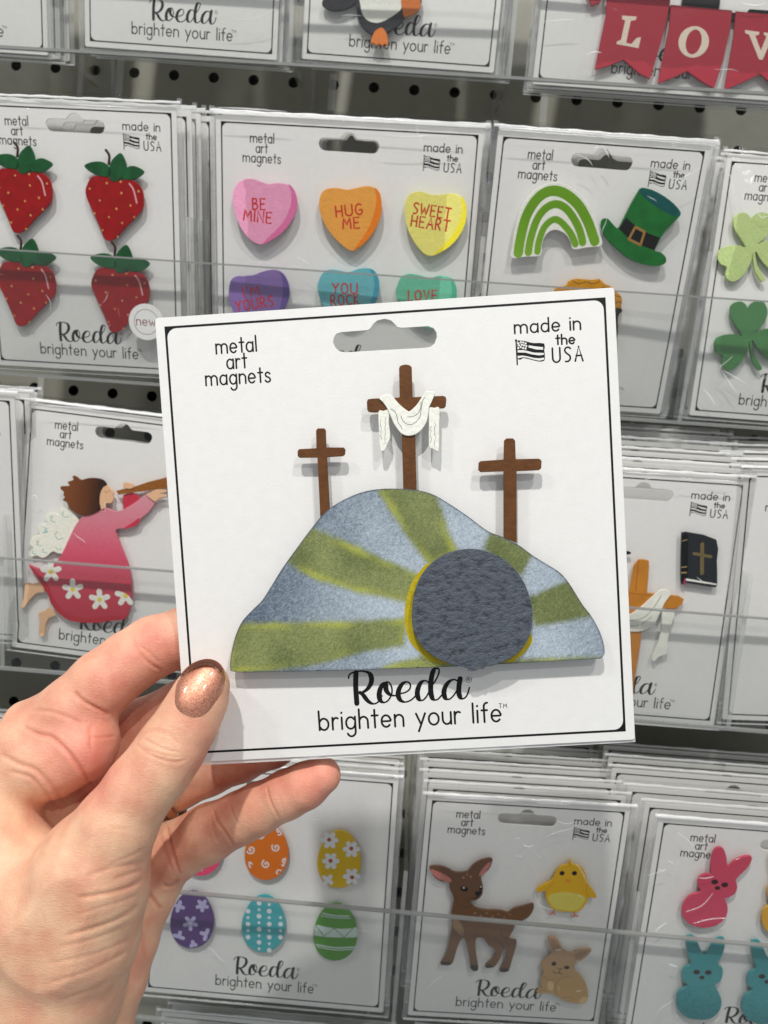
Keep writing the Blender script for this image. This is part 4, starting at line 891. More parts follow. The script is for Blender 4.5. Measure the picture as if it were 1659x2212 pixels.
dec(b, f, 'wing_lines', [('s', 'F', [(1045, 1060), (1075, 1030), (1098, 1000)], .35), ('s', 'F', [(1338, 1105), (1325, 1060), (1330, 1020)], .35), ('s', 'F', [(1205, 870), (1215, 890)], .4)], sm('chick_line', (190, 140, 15), bump=0))
dec(b, f, 'pale_belly', [('p', 'F', [(1060, 1100), (1120, 1075), (1200, 1070), (1290, 1090), (1320, 1120), (1290, 1165), (1262, 1192), (1200, 1195), (1120, 1185), (1080, 1150)])], sm('chick_pale', (212, 200, 92), bump=.3), h=.02)
b = mag(t, f, 'rabbit', 'F', [(1060, 1390), (1075, 1378), (1100, 1380), (1135, 1405), (1168, 1470), (1230, 1490), (1258, 1472), (1310, 1460), (1360, 1464), (1342, 1500), (1292, 1540), (1250, 1562), (1246, 1610), (1290, 1650), (1325, 1710), (1338, 1780), (1326, 1830), (1270, 1838), (1180, 1822), (1130, 1790), (1060, 1765), (1010, 1772), (984, 1758), (1008, 1736), (1020, 1718), (1014, 1660), (1034, 1622), (1017, 1590), (1020, 1558), (1060, 1520), (1088, 1490), (1070, 1440)], gradient('rabbit_tan', [(0, (196, 158, 100)), (.5, (186, 148, 92)), (1, (176, 142, 105))], (0, 1), -55, -22, K), n=3)
dec(b, f, 'inner_ears', [('p', 'F', [(1078, 1395), (1112, 1405), (1142, 1460), (1105, 1480), (1085, 1440)]), ('p', 'F', [(1250, 1500), (1300, 1478), (1342, 1474), (1300, 1515), (1255, 1540)])], sm('rabbit_ear', (158, 122, 95)))
dec(b, f, 'eyes', [('o', 'F', (1102, 1562), 1.3), ('o', 'F', (1190, 1588), 1.5, 1.1)], BLACK)
dec(b, f, 'nose_and_mouth', [('s', 'F', [(1125, 1590), (1148, 1600), (1160, 1590)], .35), ('s', 'F', [(1095, 1613), (1112, 1628), (1135, 1620), (1148, 1602)], .35), ('s', 'F', [(1135, 1620), (1145, 1632), (1162, 1628)], .35)], BLACK)

dec(b, f, 'haunch_and_paws', [('s', 'F', [(1120, 1785), (1110, 1720), (1150, 1660), (1215, 1650)], .4), ('s', 'F', [(1020, 1640), (1060, 1670), (1110, 1672)], .4), ('s', 'F', [(1000, 1748), (1030, 1742), (1055, 1752)], .4), ('s', 'F', [(1150, 1800), (1200, 1790), (1240, 1805)], .4)], sm('rabbit_line', (150, 112, 72), bump=0))
dec(b, f, 'pale_fur', [('p', 'F', [(1290, 1800), (1330, 1790), (1326, 1828), (1275, 1834)]), ('p', 'F', [(1060, 1690), (1095, 1690), (1100, 1740), (1065, 1740)])], sm('rabbit_pale', (212, 182, 132), bump=.2))
t, f = cards['bun'], F_['bun']
def bunny(pts, eyes, nose, nm, rgbs, lb):
    b = mag(t, f, 'bunny', 'N', pts, gradient(nm, rgbs, (.15, 1), -55, 30, K, grain=.15), n=3, label=lb)
    dec(b, f, 'eyes', [('o', 'N', e, 1.75, 1.45) for e in eyes], sm('face_brown', (52, 28, 30), bump=0)); dec(b, f, 'nose', [('o', 'N', nose, 1.4, 1.15)], MATS['face_brown'])
bunny([(745, 1110), (748, 1020), (768, 940), (805, 910), (842, 925), (864, 990), (873, 1050), (920, 1010), (985, 980), (1042, 976), (1048, 1010), (1010, 1072), (935, 1146), (943, 1200), (928, 1250), (882, 1280), (850, 1292), (870, 1340), (868, 1400), (838, 1452), (780, 1490), (700, 1505), (622, 1492), (560, 1450), (535, 1388), (550, 1320), (600, 1262), (672, 1240), (650, 1185), (664, 1130), (710, 1105)], [(775, 1165), (849, 1187)], (796, 1210), 'bunny_pink', [(0, (178, 38, 70)), (.4, (205, 85, 110)), (1, (190, 68, 92))], 'pink bunny leaning right')
T1 = [(568, 1580), (582, 1565), (618, 1565), (646, 1602), (680, 1680), (704, 1710), (730, 1670), (770, 1602), (820, 1575), (852, 1590), (850, 1640), (830, 1710), (798, 1770), (832, 1800), (835, 1850), (815, 1900), (778, 1932), (810, 1990), (828, 2060), (800, 2130), (740, 2175), (650, 2182), (560, 2160), (505, 2100), (495, 2030), (515, 1970), (578, 1932), (545, 1895), (535, 1840), (555, 1795), (602, 1772), (578, 1690)]
TE = [(0, (28, 112, 120)), (.3, (70, 150, 155)), (.6, (48, 138, 142)), (1, (95, 175, 172))]
for dx, dy, lb in ((0, 0, 'teal bunny lower left on the card'), (480, 32, 'teal bunny cut by the right edge')):
    bunny([(x+dx, y+dy) for x, y in T1], [(643+dx, 1830+dy), (728+dx, 1833+dy)], (681+dx, 1870+dy), 'bunny_teal'+('' if dx == 0 else '_two'), TE, lb)
bunny([(x+628, y-610) for x, y in T1], [(1271, 1220), (1356, 1223)], (1309, 1260), 'bunny_yellow', [(0, (190, 130, 40)), (1, (205, 160, 60))], 'yellow bunny cut by the right edge')

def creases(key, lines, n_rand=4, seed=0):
    """wrinkles in the film sleeve of a card, plus white strips standing in for glints"""
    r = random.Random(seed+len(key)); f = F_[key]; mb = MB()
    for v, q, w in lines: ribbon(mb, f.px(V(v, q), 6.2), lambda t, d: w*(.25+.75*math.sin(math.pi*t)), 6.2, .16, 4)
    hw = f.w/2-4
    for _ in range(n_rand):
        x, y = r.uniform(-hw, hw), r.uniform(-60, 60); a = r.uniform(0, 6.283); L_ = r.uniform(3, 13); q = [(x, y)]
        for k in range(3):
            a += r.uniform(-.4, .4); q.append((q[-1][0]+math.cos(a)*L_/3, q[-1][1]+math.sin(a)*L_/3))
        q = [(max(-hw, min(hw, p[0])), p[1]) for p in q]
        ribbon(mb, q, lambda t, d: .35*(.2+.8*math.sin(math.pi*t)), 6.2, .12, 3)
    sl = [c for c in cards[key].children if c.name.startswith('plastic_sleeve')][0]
    o = mb.build('film_crease_and_glint', CREASE_GLINT, sl, True); o['kind'] = 'stuff'
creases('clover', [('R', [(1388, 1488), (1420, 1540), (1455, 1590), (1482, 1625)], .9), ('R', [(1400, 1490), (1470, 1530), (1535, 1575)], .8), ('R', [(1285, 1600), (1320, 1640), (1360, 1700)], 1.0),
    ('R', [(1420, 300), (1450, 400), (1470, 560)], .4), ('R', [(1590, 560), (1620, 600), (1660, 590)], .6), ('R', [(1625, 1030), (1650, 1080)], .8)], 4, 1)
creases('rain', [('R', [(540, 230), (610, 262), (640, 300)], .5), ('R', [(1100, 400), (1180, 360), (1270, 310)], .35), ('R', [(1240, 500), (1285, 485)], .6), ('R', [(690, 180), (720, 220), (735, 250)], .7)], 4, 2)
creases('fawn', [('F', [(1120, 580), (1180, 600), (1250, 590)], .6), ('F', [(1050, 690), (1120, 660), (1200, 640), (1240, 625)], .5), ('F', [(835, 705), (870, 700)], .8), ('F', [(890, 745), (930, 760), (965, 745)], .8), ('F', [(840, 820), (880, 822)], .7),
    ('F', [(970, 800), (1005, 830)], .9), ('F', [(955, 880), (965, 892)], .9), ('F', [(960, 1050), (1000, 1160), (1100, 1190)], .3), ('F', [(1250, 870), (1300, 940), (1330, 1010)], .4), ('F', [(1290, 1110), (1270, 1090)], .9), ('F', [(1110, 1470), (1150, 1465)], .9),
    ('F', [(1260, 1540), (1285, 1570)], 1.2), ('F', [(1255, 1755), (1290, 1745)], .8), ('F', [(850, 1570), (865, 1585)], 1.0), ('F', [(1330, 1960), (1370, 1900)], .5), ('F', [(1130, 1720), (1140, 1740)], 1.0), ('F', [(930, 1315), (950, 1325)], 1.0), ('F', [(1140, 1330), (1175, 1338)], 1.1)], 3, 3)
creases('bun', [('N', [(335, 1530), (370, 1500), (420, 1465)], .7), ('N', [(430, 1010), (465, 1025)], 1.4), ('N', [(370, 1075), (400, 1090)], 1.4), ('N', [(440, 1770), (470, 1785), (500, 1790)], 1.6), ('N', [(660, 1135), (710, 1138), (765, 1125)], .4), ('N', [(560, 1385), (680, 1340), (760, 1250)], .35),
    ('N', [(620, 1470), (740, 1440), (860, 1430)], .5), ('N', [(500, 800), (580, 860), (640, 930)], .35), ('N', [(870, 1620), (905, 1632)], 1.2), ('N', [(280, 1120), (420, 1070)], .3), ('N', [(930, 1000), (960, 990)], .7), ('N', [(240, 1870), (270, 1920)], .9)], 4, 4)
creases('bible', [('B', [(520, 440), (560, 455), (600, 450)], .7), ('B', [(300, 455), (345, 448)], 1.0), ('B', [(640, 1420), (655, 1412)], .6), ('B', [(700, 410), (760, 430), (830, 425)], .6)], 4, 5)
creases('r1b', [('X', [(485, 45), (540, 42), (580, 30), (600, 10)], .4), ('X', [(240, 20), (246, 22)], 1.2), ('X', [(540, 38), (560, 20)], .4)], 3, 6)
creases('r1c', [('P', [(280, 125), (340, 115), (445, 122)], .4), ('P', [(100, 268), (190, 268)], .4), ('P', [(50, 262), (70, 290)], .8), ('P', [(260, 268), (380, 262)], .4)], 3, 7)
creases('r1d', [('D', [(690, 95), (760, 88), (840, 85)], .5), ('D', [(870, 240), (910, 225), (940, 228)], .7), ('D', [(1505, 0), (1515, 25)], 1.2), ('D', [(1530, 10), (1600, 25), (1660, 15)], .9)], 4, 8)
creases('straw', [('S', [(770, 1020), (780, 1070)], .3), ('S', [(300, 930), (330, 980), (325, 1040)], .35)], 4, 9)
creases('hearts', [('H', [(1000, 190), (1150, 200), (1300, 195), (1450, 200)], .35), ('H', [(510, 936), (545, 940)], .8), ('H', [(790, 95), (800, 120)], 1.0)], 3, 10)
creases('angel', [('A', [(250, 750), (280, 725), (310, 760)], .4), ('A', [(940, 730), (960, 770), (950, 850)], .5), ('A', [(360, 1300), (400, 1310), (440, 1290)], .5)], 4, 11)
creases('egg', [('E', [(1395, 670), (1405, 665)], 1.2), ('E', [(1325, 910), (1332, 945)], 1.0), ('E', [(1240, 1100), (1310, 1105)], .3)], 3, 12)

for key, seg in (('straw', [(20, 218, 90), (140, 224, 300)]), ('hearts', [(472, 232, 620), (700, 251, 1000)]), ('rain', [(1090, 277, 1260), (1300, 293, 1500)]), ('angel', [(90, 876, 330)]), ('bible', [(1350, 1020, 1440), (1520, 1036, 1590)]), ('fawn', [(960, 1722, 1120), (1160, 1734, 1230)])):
    creases(key, [('X', [(a+(b-a)*k/5, y+(b-a)*k/5*.062+rnd.uniform(-.8, .8)) for k in range(6)], .75) for a, y, b in seg], 0, 20)  # white strips laid along the sleeve tops as painted glare

# ---------------------------------------------------------------- cards stacked behind, in the trays
ORD = ['first', 'second', 'third', 'fourth', 'fifth', 'sixth']
def stack(key, n, gap, what, jit=.6, lift=0, side=0):
    f0 = F_[key]
    for k in range(1, n+1):
        d = (rnd.uniform(-jit, jit)+ (1.2 if k % 3 == 1 else -.8)*jit+side*k, rnd.uniform(-.4, .4)+lift*k, -gap*k)
        fr = f0.shifted(d)
        lb = ('%s white card back in the stack behind %s' % (ORD[k-1], what)) if k < n else 'rearmost white card of the stack behind %s' % what
        blank(fr, lb, 'cards stacked behind %s' % what, full=False)
stack('r1a', 2, 4, 'the card at the top left corner', .6, 0, 4)
stack('r1b', 3, 3.5, 'the slogan card in the top row', .6, 0, 1.5)
stack('r1c', 3, 3.5, 'the penguin card', .6, 0, 2.2)
stack('r1d', 3, 4, 'the red pennant card')
stack('straw', 3, 7, 'the strawberry card', .6, .4, 4.5)
stack('hearts', 4, 5, 'the candy heart card', .8, .6)
stack('rain', 3, 5.5, 'the rainbow and hat card', .6, 0, 2.5)
stack('clover', 2, 6, 'the clover card')
stack('far3', 3, 9, 'the card at the left edge', 1.5)
stack('angel', 2, 6, 'the angel card', 1.5)
stack('bible', 5, 11.5, 'the black book card', .8, 4.6, 1.2)
stack('next3', 4, 12, 'the card at the right edge', 1.2, 3)
stack('egg', 3, 8, 'the egg card', 1.5)
stack('fawn', 6, 10.5, 'the fawn card')
# bunny stack is fanned
for k, (dx, dy, dz) in enumerate(((-3.5, .8, -11), (-9, 1.5, -23), (-14, 4, -36), (-13, 4, -47), (-13, 5, -58))):
    fr = F_['bun'].shifted((dx, dy, dz))
    blank(fr, ('%s white card back, fanned out behind the bunny card' % ORD[k]), 'cards fanned out behind the bunny card', full=False)
# lowest row: only the rearmost tops reach into view; far left of the egg row
def top_at(px_, py_, Y, lean, w, align):
    r = ray(px_, py_); q = CAM+r*((Y-CAM[1])/r[1]); fr = Frame((0, 0, 0), lean, 0, .3, w)
    c = fr.M @ np.array([align*w/2, 65.6, 0]); fr.o = q-c; return fr
blank(top_at(348, 2186, -48, 8, WIDE, -1), 'white card in the bottom row, nearer one, below the egg card', full=False)
blank(top_at(372, 2172, -34, 8, WIDE, -1), 'white card in the bottom row, farther one, below the egg card', full=False)
blank(top_at(905, 2216, -30, 8, NARROW, -1), 'white card in the bottom row below the fawn card', full=False)
blank(top_at(38, 1543, -62, 7, NARROW, 1), 'white card behind the fingers at the left edge', full=False)
blank(top_at(345, 1652, -40, 6, NARROW, 1), 'white card mostly hidden behind the hand', full=False)

# ---------------------------------------------------------------- acrylic trays
def tray(label, lean, Y, Z, off, lip_px, x0, x1, divs, floor_drop=3.0):
    fr = Frame((0, Y, Z), lean, 0, 0, WIDE); fr = fr.shifted((0, 0, off))
    ys = [fr.px([p], 0)[0][1] for p in lip_px]; top = sum(ys)/len(ys)
    t = thing('acrylic_tray', label, 'display tray', fr)
    bot = -65.6-floor_drop; back = -(abs(Y)/math.cos(math.radians(lean)))-off+14
    def slab(name, lo, hi, mat, parent=t):
        mb = MB(); box(mb, lo, hi); return mb.build(name, mat, parent)
    lip = slab('front_lip', (x0, bot+.05, 0), (x1, top, 2.2), ACRYL)
    slab('lip_edge', (x0, top+.05, -.1), (x1, top+.9, 2.3), ACRYL_EDGE, lip)
    fl = slab('tray_floor', (x0, bot-1.2, back), (x1, bot, -.05), ACRYL_FLOOR)
    slab('floor_edge', (x0, bot-1.2, -.02), (x1, bot+.2, 2.35), ACRYL_EDGE, fl)
    for x in divs:
        d = slab('divider', (x-1, bot+.1, back+1), (x+1, top+22, -.1), ACRYL)
        slab('divider_edge', (x-1.05, bot+.1, -1.0), (x+1.05, top+22, -.12), ACRYL_LIT, d)
        mb = MB(); box(mb, (x-1.1, bot+.2, back-.6), (x+1.1, top+75, back+.9)); mb.build('divider_edge', ACRYL_LIT, d)
tray('clear acrylic tray of the top row, holding the pennant card', 12.3, -87, 34, 9, [(0, -90), (1659, -10)], -300, 420, (-165, -38, 76))
tray('clear acrylic tray of the second row, holding the candy heart card', 15.6, -86, -136, 9, [(460, 567), (1050, 617)], -300, 420, (-80, 68, 180))
tray('clear acrylic tray of the third row, holding the angel card', 7.5, -87, -291, 9, [(0, 1205), (380, 1232), (1350, 1308), (1659, 1345)], -300, 420, (-166, 97, 214))
tray('clear acrylic tray of the fourth row, holding the egg and fawn cards', 8, -88, -468, 11, [(380, 1925), (870, 1975), (1659, 2035)], -300, 420, (-92, 54, 170))
for px_, py0, py1, w in ((178, 115, 225, 3.2), (262, 118, 225, 4.5), (720, 160, 240, 4.5), (1180, 170, 280, 4.5), (90, 812, 880, 4), (1371, 888, 960, 3), (1473, 905, 965, 4)):
    a = ray(px_, py0); A = CAM+a*((-1-CAM[1])/a[1]); b_ = ray(px_, py1); B_ = CAM+b_*((-1-CAM[1])/b_[1])
    mb = MB(); box(mb, (A[0]-w/2, -1.6, B_[2]), (A[0]+w/2, -.3, A[2]))
    o = mb.build('hanging_strip', ACRYL_LIT); o['label'] = 'narrow clear plastic strip against the pegboard, %s' % {178: 'left of the pair above the strawberry card', 262: 'right of the pair above the strawberry card', 720: 'above the candy heart card', 1180: 'above the rainbow card', 90: 'below the strawberry card', 1371: 'left of the two below the rainbow card', 1473: 'right of the two below the rainbow card'}[px_]; o['category'] = 'plastic strip'

# ---------------------------------------------------------------- the hand
def T(px_, py_, d, r):          # joint: picture point, distance from the lens (mm), radius in picture px
    p = CAM+ray(px_, py_)*d; return (*p, r*d/FOC)
G_thumb = [[T(441, 1482, 209.5, 55), T(428, 1515, 208.5, 61), T(404, 1562, 207, 66), T(370, 1615, 205.5, 72), T(340, 1660, 204, 73), T(303, 1703, 203, 75), T(249, 1787, 202, 87), T(190, 1890, 202, 118), T(140, 1990, 203, 138)],
           [T(212, 1850, 206, 100), T(205, 1930, 206, 108), T(175, 2020, 206, 122), T(130, 2120, 208, 138), T(60, 2270, 212, 165), T(0, 2420, 216, 190)],
           [T(-30, 1850, 212, 120), T(60, 1960, 208, 140), T(30, 2120, 212, 160), T(-40, 2300, 218, 190)]]
G_index = [[T(-30, 1660, 226, 105), T(60, 1610, 224, 92), T(105, 1585, 224, 84), T(160, 1538, 223, 75.5), T(222, 1476, 224.5, 70.5), T(280, 1430, 228, 66), T(332, 1397, 231, 65), T(400, 1375, 232, 62), T(470, 1400, 229, 57), T(530, 1440, 226, 50)],
           [T(40, 1660, 222, 90), T(120, 1640, 219, 78), T(182, 1618, 218, 66), T(200, 1600, 220, 58)],
           [T(-40, 1720, 218, 100), T(-30, 1850, 214, 130)],
           [T(70, 1720, 236, 105), T(150, 1760, 240, 100)]]
G_middle = [[T(120, 1690, 244, 90), T(230, 1625, 244, 74), T(308, 1580, 244, 68), T(400, 1535, 243, 66), T(480, 1500, 238, 60), T(570, 1490, 229, 52)]]
G_ring = [[T(180, 1790, 252, 80), T(290, 1735, 252, 66), T(385, 1690, 250, 56), T(450, 1660, 251, 56), T(520, 1634, 247, 53), T(590, 1608, 238, 48), T(640, 1588, 229, 40)]]
G_pinky = [[T(320, 1878, 246, 70), T(372, 1842, 242, 63), T(450, 1800, 238, 60), T(520, 1766, 234, 54), T(556, 1748, 232, 53), T(620, 1716, 229, 50.5), T(660, 1697, 227, 48), T(697, 1675, 225.5, 40)],
           [T(200, 1800, 246, 80), T(300, 1845, 246, 68), T(318, 1905, 243, 66), T(296, 1960, 241, 66), T(272, 2030, 239, 68), T(240, 2110, 237, 76), T(195, 2200, 236, 92), T(130, 2350, 238, 120)],
           [T(348, 1892, 243, 38), T(330, 1928, 242, 44)], [T(80, 1850, 240, 130), T(120, 2000, 236, 140), T(60, 2200, 232, 180)]]
def build_hand():
    O = W2C                                   # grid runs along the camera axes, in mm
    groups = [(G_thumb, 5.0), (G_index, 4.0), (G_middle, 3.0), (G_ring, 3.0), (G_pinky, 4.0)]
    allp = np.array([[*(O @ (np.array(j[:3])-CAM)), j[3]] for g, _ in groups for ch in g for j in ch])
    stp = .85
    lo = np.array([-112, 28, 188.]); hi = np.array([max(allp[:, 0])+9, 168, 268])
    n = ((hi-lo)/stp).astype(int)+1
    X, Y, Z = np.meshgrid(*[lo[i]+stp*np.arange(n[i]) for i in range(3)], indexing='ij')
    X = X.astype(np.float32); Y = Y.astype(np.float32); Z = Z.astype(np.float32)
    def smin(a, b, k):
        h = np.maximum(k-np.abs(a-b), 0)/k
        return np.minimum(a, b)-h*h*k*.25
    def cone(A, B, ra, rb):
        d = B-A; L2 = float(d@d); 
        t = ((X-A[0])*d[0]+(Y-A[1])*d[1]+(Z-A[2])*d[2])/L2; t = np.clip(t, 0, 1)
        return np.sqrt((X-A[0]-t*d[0])**2+(Y-A[1]-t*d[1])**2+(Z-A[2]-t*d[2])**2)-(ra+(rb-ra)*t)
    tot = None
    for gi, (g, k) in enumerate(groups):
        D = None
        for ch in g:
            c = None
            J = [(O @ (np.array(j[:3])-CAM), j[3]) for j in ch]
            for (A, ra), (B, rb) in zip(J[:-1], J[1:]):
                s = cone(A, B, ra, rb); c = s if c is None else smin(c, s, 2.0)
            D = c if D is None else smin(D, c, k)
        tot = D if tot is None else smin(tot, D, 1.8 if gi == 1 else .7)
    # flatten the thumb pad against the card
    cf = HELD; nrm = O @ cf.M[:, 2]; oc = O @ (cf.o-CAM)
    pl = (X-oc[0])*nrm[0]+(Y-oc[1])*nrm[1]+(Z-oc[2])*nrm[2]       # >0 in front of the card
    u = (X-oc[0])*(O@cf.M[:, 0])[0]+(Y-oc[1])*(O@cf.M[:, 0])[1]+(Z-oc[2])*(O@cf.M[:, 0])[2]
    v = (X-oc[0])*(O@cf.M[:, 1])[0]+(Y-oc[1])*(O@cf.M[:, 1])[1]+(Z-oc[2])*(O@cf.M[:, 1])[2]
    inc = np.maximum(np.abs(u)-66.3, np.abs(v)-65.7)
    slab = np.maximum(np.abs(pl+.3)-.5, inc)
    tot = np.maximum(tot, -slab)
    del X, Y, Z, pl, u, v, inc, slab
    import openvdb as vdb
    gr = vdb.FloatGrid(3.0); gr.copyFromArray(np.ascontiguousarray(tot.astype(np.float32)))
    pts, quads = gr.convertToQuads(0.0)
    P = lo+stp*np.array(pts, float)
    Q = np.array(quads, int)
    return P, Q
HP, HQ = build_hand()
def hand_mesh():
    P, Q = HP, HQ
    # keep the biggest connected shell, smooth it a little
    e = np.concatenate([Q[:, [0, 1]], Q[:, [1, 2]], Q[:, [2, 3]], Q[:, [3, 0]]])
    lab = np.arange(len(P))
    for _ in range(400):
        m = np.minimum(lab[e[:, 0]], lab[e[:, 1]]); l2 = lab.copy(); np.minimum.at(l2, e[:, 0], m); np.minimum.at(l2, e[:, 1], m); l2 = l2[l2]
        if (l2 == lab).all(): break
        lab = l2
    vals, cnt = np.unique(lab, return_counts=True); main = vals[cnt.argmax()]; keep = lab == main
    idx = -np.ones(len(P), int); idx[keep] = np.arange(keep.sum()); P = P[keep]; Q = idx[Q[keep[Q[:, 0]]]]
    e = np.concatenate([Q[:, [0, 1]], Q[:, [1, 2]], Q[:, [2, 3]], Q[:, [3, 0]]])
    deg = np.bincount(e.ravel(), minlength=len(P)).astype(float)
    def lap(V_, w):
        A = np.zeros_like(V_); np.add.at(A, e[:, 0], V_[e[:, 1]]); np.add.at(A, e[:, 1], V_[e[:, 0]]); return V_+w*(A/deg[:, None]-V_)
    for _ in range(3): P = lap(P, .5)
    def normals(P):
        N_ = np.zeros_like(P); a, b, c, d = (P[Q[:, i]] for i in range(4)); n = np.cross(c-a, d-b)
        for i in range(4): np.add.at(N_, Q[:, i], n)
        return N_/np.maximum(1e-12, np.linalg.norm(N_, axis=1))[:, None]
    N_ = normals(P)
    flip = 1.0
    if ((P-P.mean(0))*N_).sum() < 0: flip = -1.0
    N_ *= flip
    # once subdivided for creases
    def subdivide(P, Q):
        ed = np.sort(np.concatenate([Q[:, [0, 1]], Q[:, [1, 2]], Q[:, [2, 3]], Q[:, [3, 0]]]), 1)
        ue, inv = np.unique(ed, axis=0, return_inverse=True); inv = inv.ravel(); nq = len(Q); nv = len(P)
        em = (P[ue[:, 0]]+P[ue[:, 1]])/2; fc = P[Q].mean(1)
        E0, E1, E2, E3 = (nv+inv[i*nq:(i+1)*nq] for i in range(4)); F = nv+len(ue)+np.arange(nq)
        Q2 = np.concatenate([np.stack([Q[:, 0], E0, F, E3], 1), np.stack([Q[:, 1], E1, F, E0], 1), np.stack([Q[:, 2], E2, F, E1], 1), np.stack([Q[:, 3], E3, F, E2], 1)])
        return np.concatenate([P, em, fc]), Q2
    P, Q = subdivide(P, Q)
    e = np.concatenate([Q[:, [0, 1]], Q[:, [1, 2]], Q[:, [2, 3]], Q[:, [3, 0]]]); deg = np.bincount(e.ravel(), minlength=len(P)).astype(float)
    for _ in range(4):
        A = np.zeros_like(P); np.add.at(A, e[:, 0], P[e[:, 1]]); np.add.at(A, e[:, 1], P[e[:, 0]]); P = P+.5*(A/deg[:, None]-P)
    def normals2(P):
        N_ = np.zeros_like(P); a, b, c, d = (P[Q[:, i]] for i in range(4)); n = np.cross(c-a, d-b)
        for i in range(4): np.add.at(N_, Q[:, i], n)
        return flip*N_/np.maximum(1e-12, np.linalg.norm(N_, axis=1))[:, None]
    N_ = normals2(P)
    px_ = FOC*P[:, 0]/P[:, 2]+CX; py_ = FOC*P[:, 1]/P[:, 2]+CY; face = np.clip(-N_[:, 2]*2.5, 0, 1)
    pxy = np.stack([px_, py_], 1)
    def groove(line, depth, width, dmin=0, dmax=1e9, puff=.35):
        nonlocal P
        L_ = np.array(catmull(line, 5, False)); d = np.full(len(P), 1e9); tt = np.zeros(len(P)); tot_ = len(L_)-1
        bb = (pxy[:, 0] > L_[:, 0].min()-40) & (pxy[:, 0] < L_[:, 0].max()+40) & (pxy[:, 1] > L_[:, 1].min()-40) & (pxy[:, 1] < L_[:, 1].max()+40) & (P[:, 2] > dmin) & (P[:, 2] < dmax)
        q = pxy[bb]; dd = np.full(len(q), 1e9); ts = np.zeros(len(q))
        for i in range(tot_):
            a, b = L_[i], L_[i+1]; ab = b-a; t_ = np.clip(((q-a)@ab)/(ab@ab+1e-9), 0, 1); ds = np.linalg.norm(q-a-t_[:, None]*ab, axis=1)
            m = ds < dd; dd[m] = ds[m]; ts[m] = (i+t_[m])/tot_
        fade = np.clip(np.minimum(ts, 1-ts)*6, 0, 1)**.5
        amt = fade*(-depth*np.exp(-(dd/width)**2)+depth*puff*np.exp(-((dd-width*2.2)/(width*1.4))**2))
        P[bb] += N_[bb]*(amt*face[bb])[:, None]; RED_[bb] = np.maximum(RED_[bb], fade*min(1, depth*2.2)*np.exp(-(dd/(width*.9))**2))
    # palm and finger creases (picture px), depth mm, width px
    Z = lambda x0, pts: pts
    RED_ = np.zeros(len(P))
    for line, dp, w, a, b in CREASES: groove(line, dp*(.36 if a == 0 and b == 240 else .55), w*.62, a, b, puff=.2)
    return P, Q, flip, RED_
K2 = lambda pts: V('K2', pts)
VIEWS['K2'] = (0, 2350, .60277); VIEWS['K3'] = (0, 3000, .60277); VIEWS['K4'] = (600, 2900, .51236)
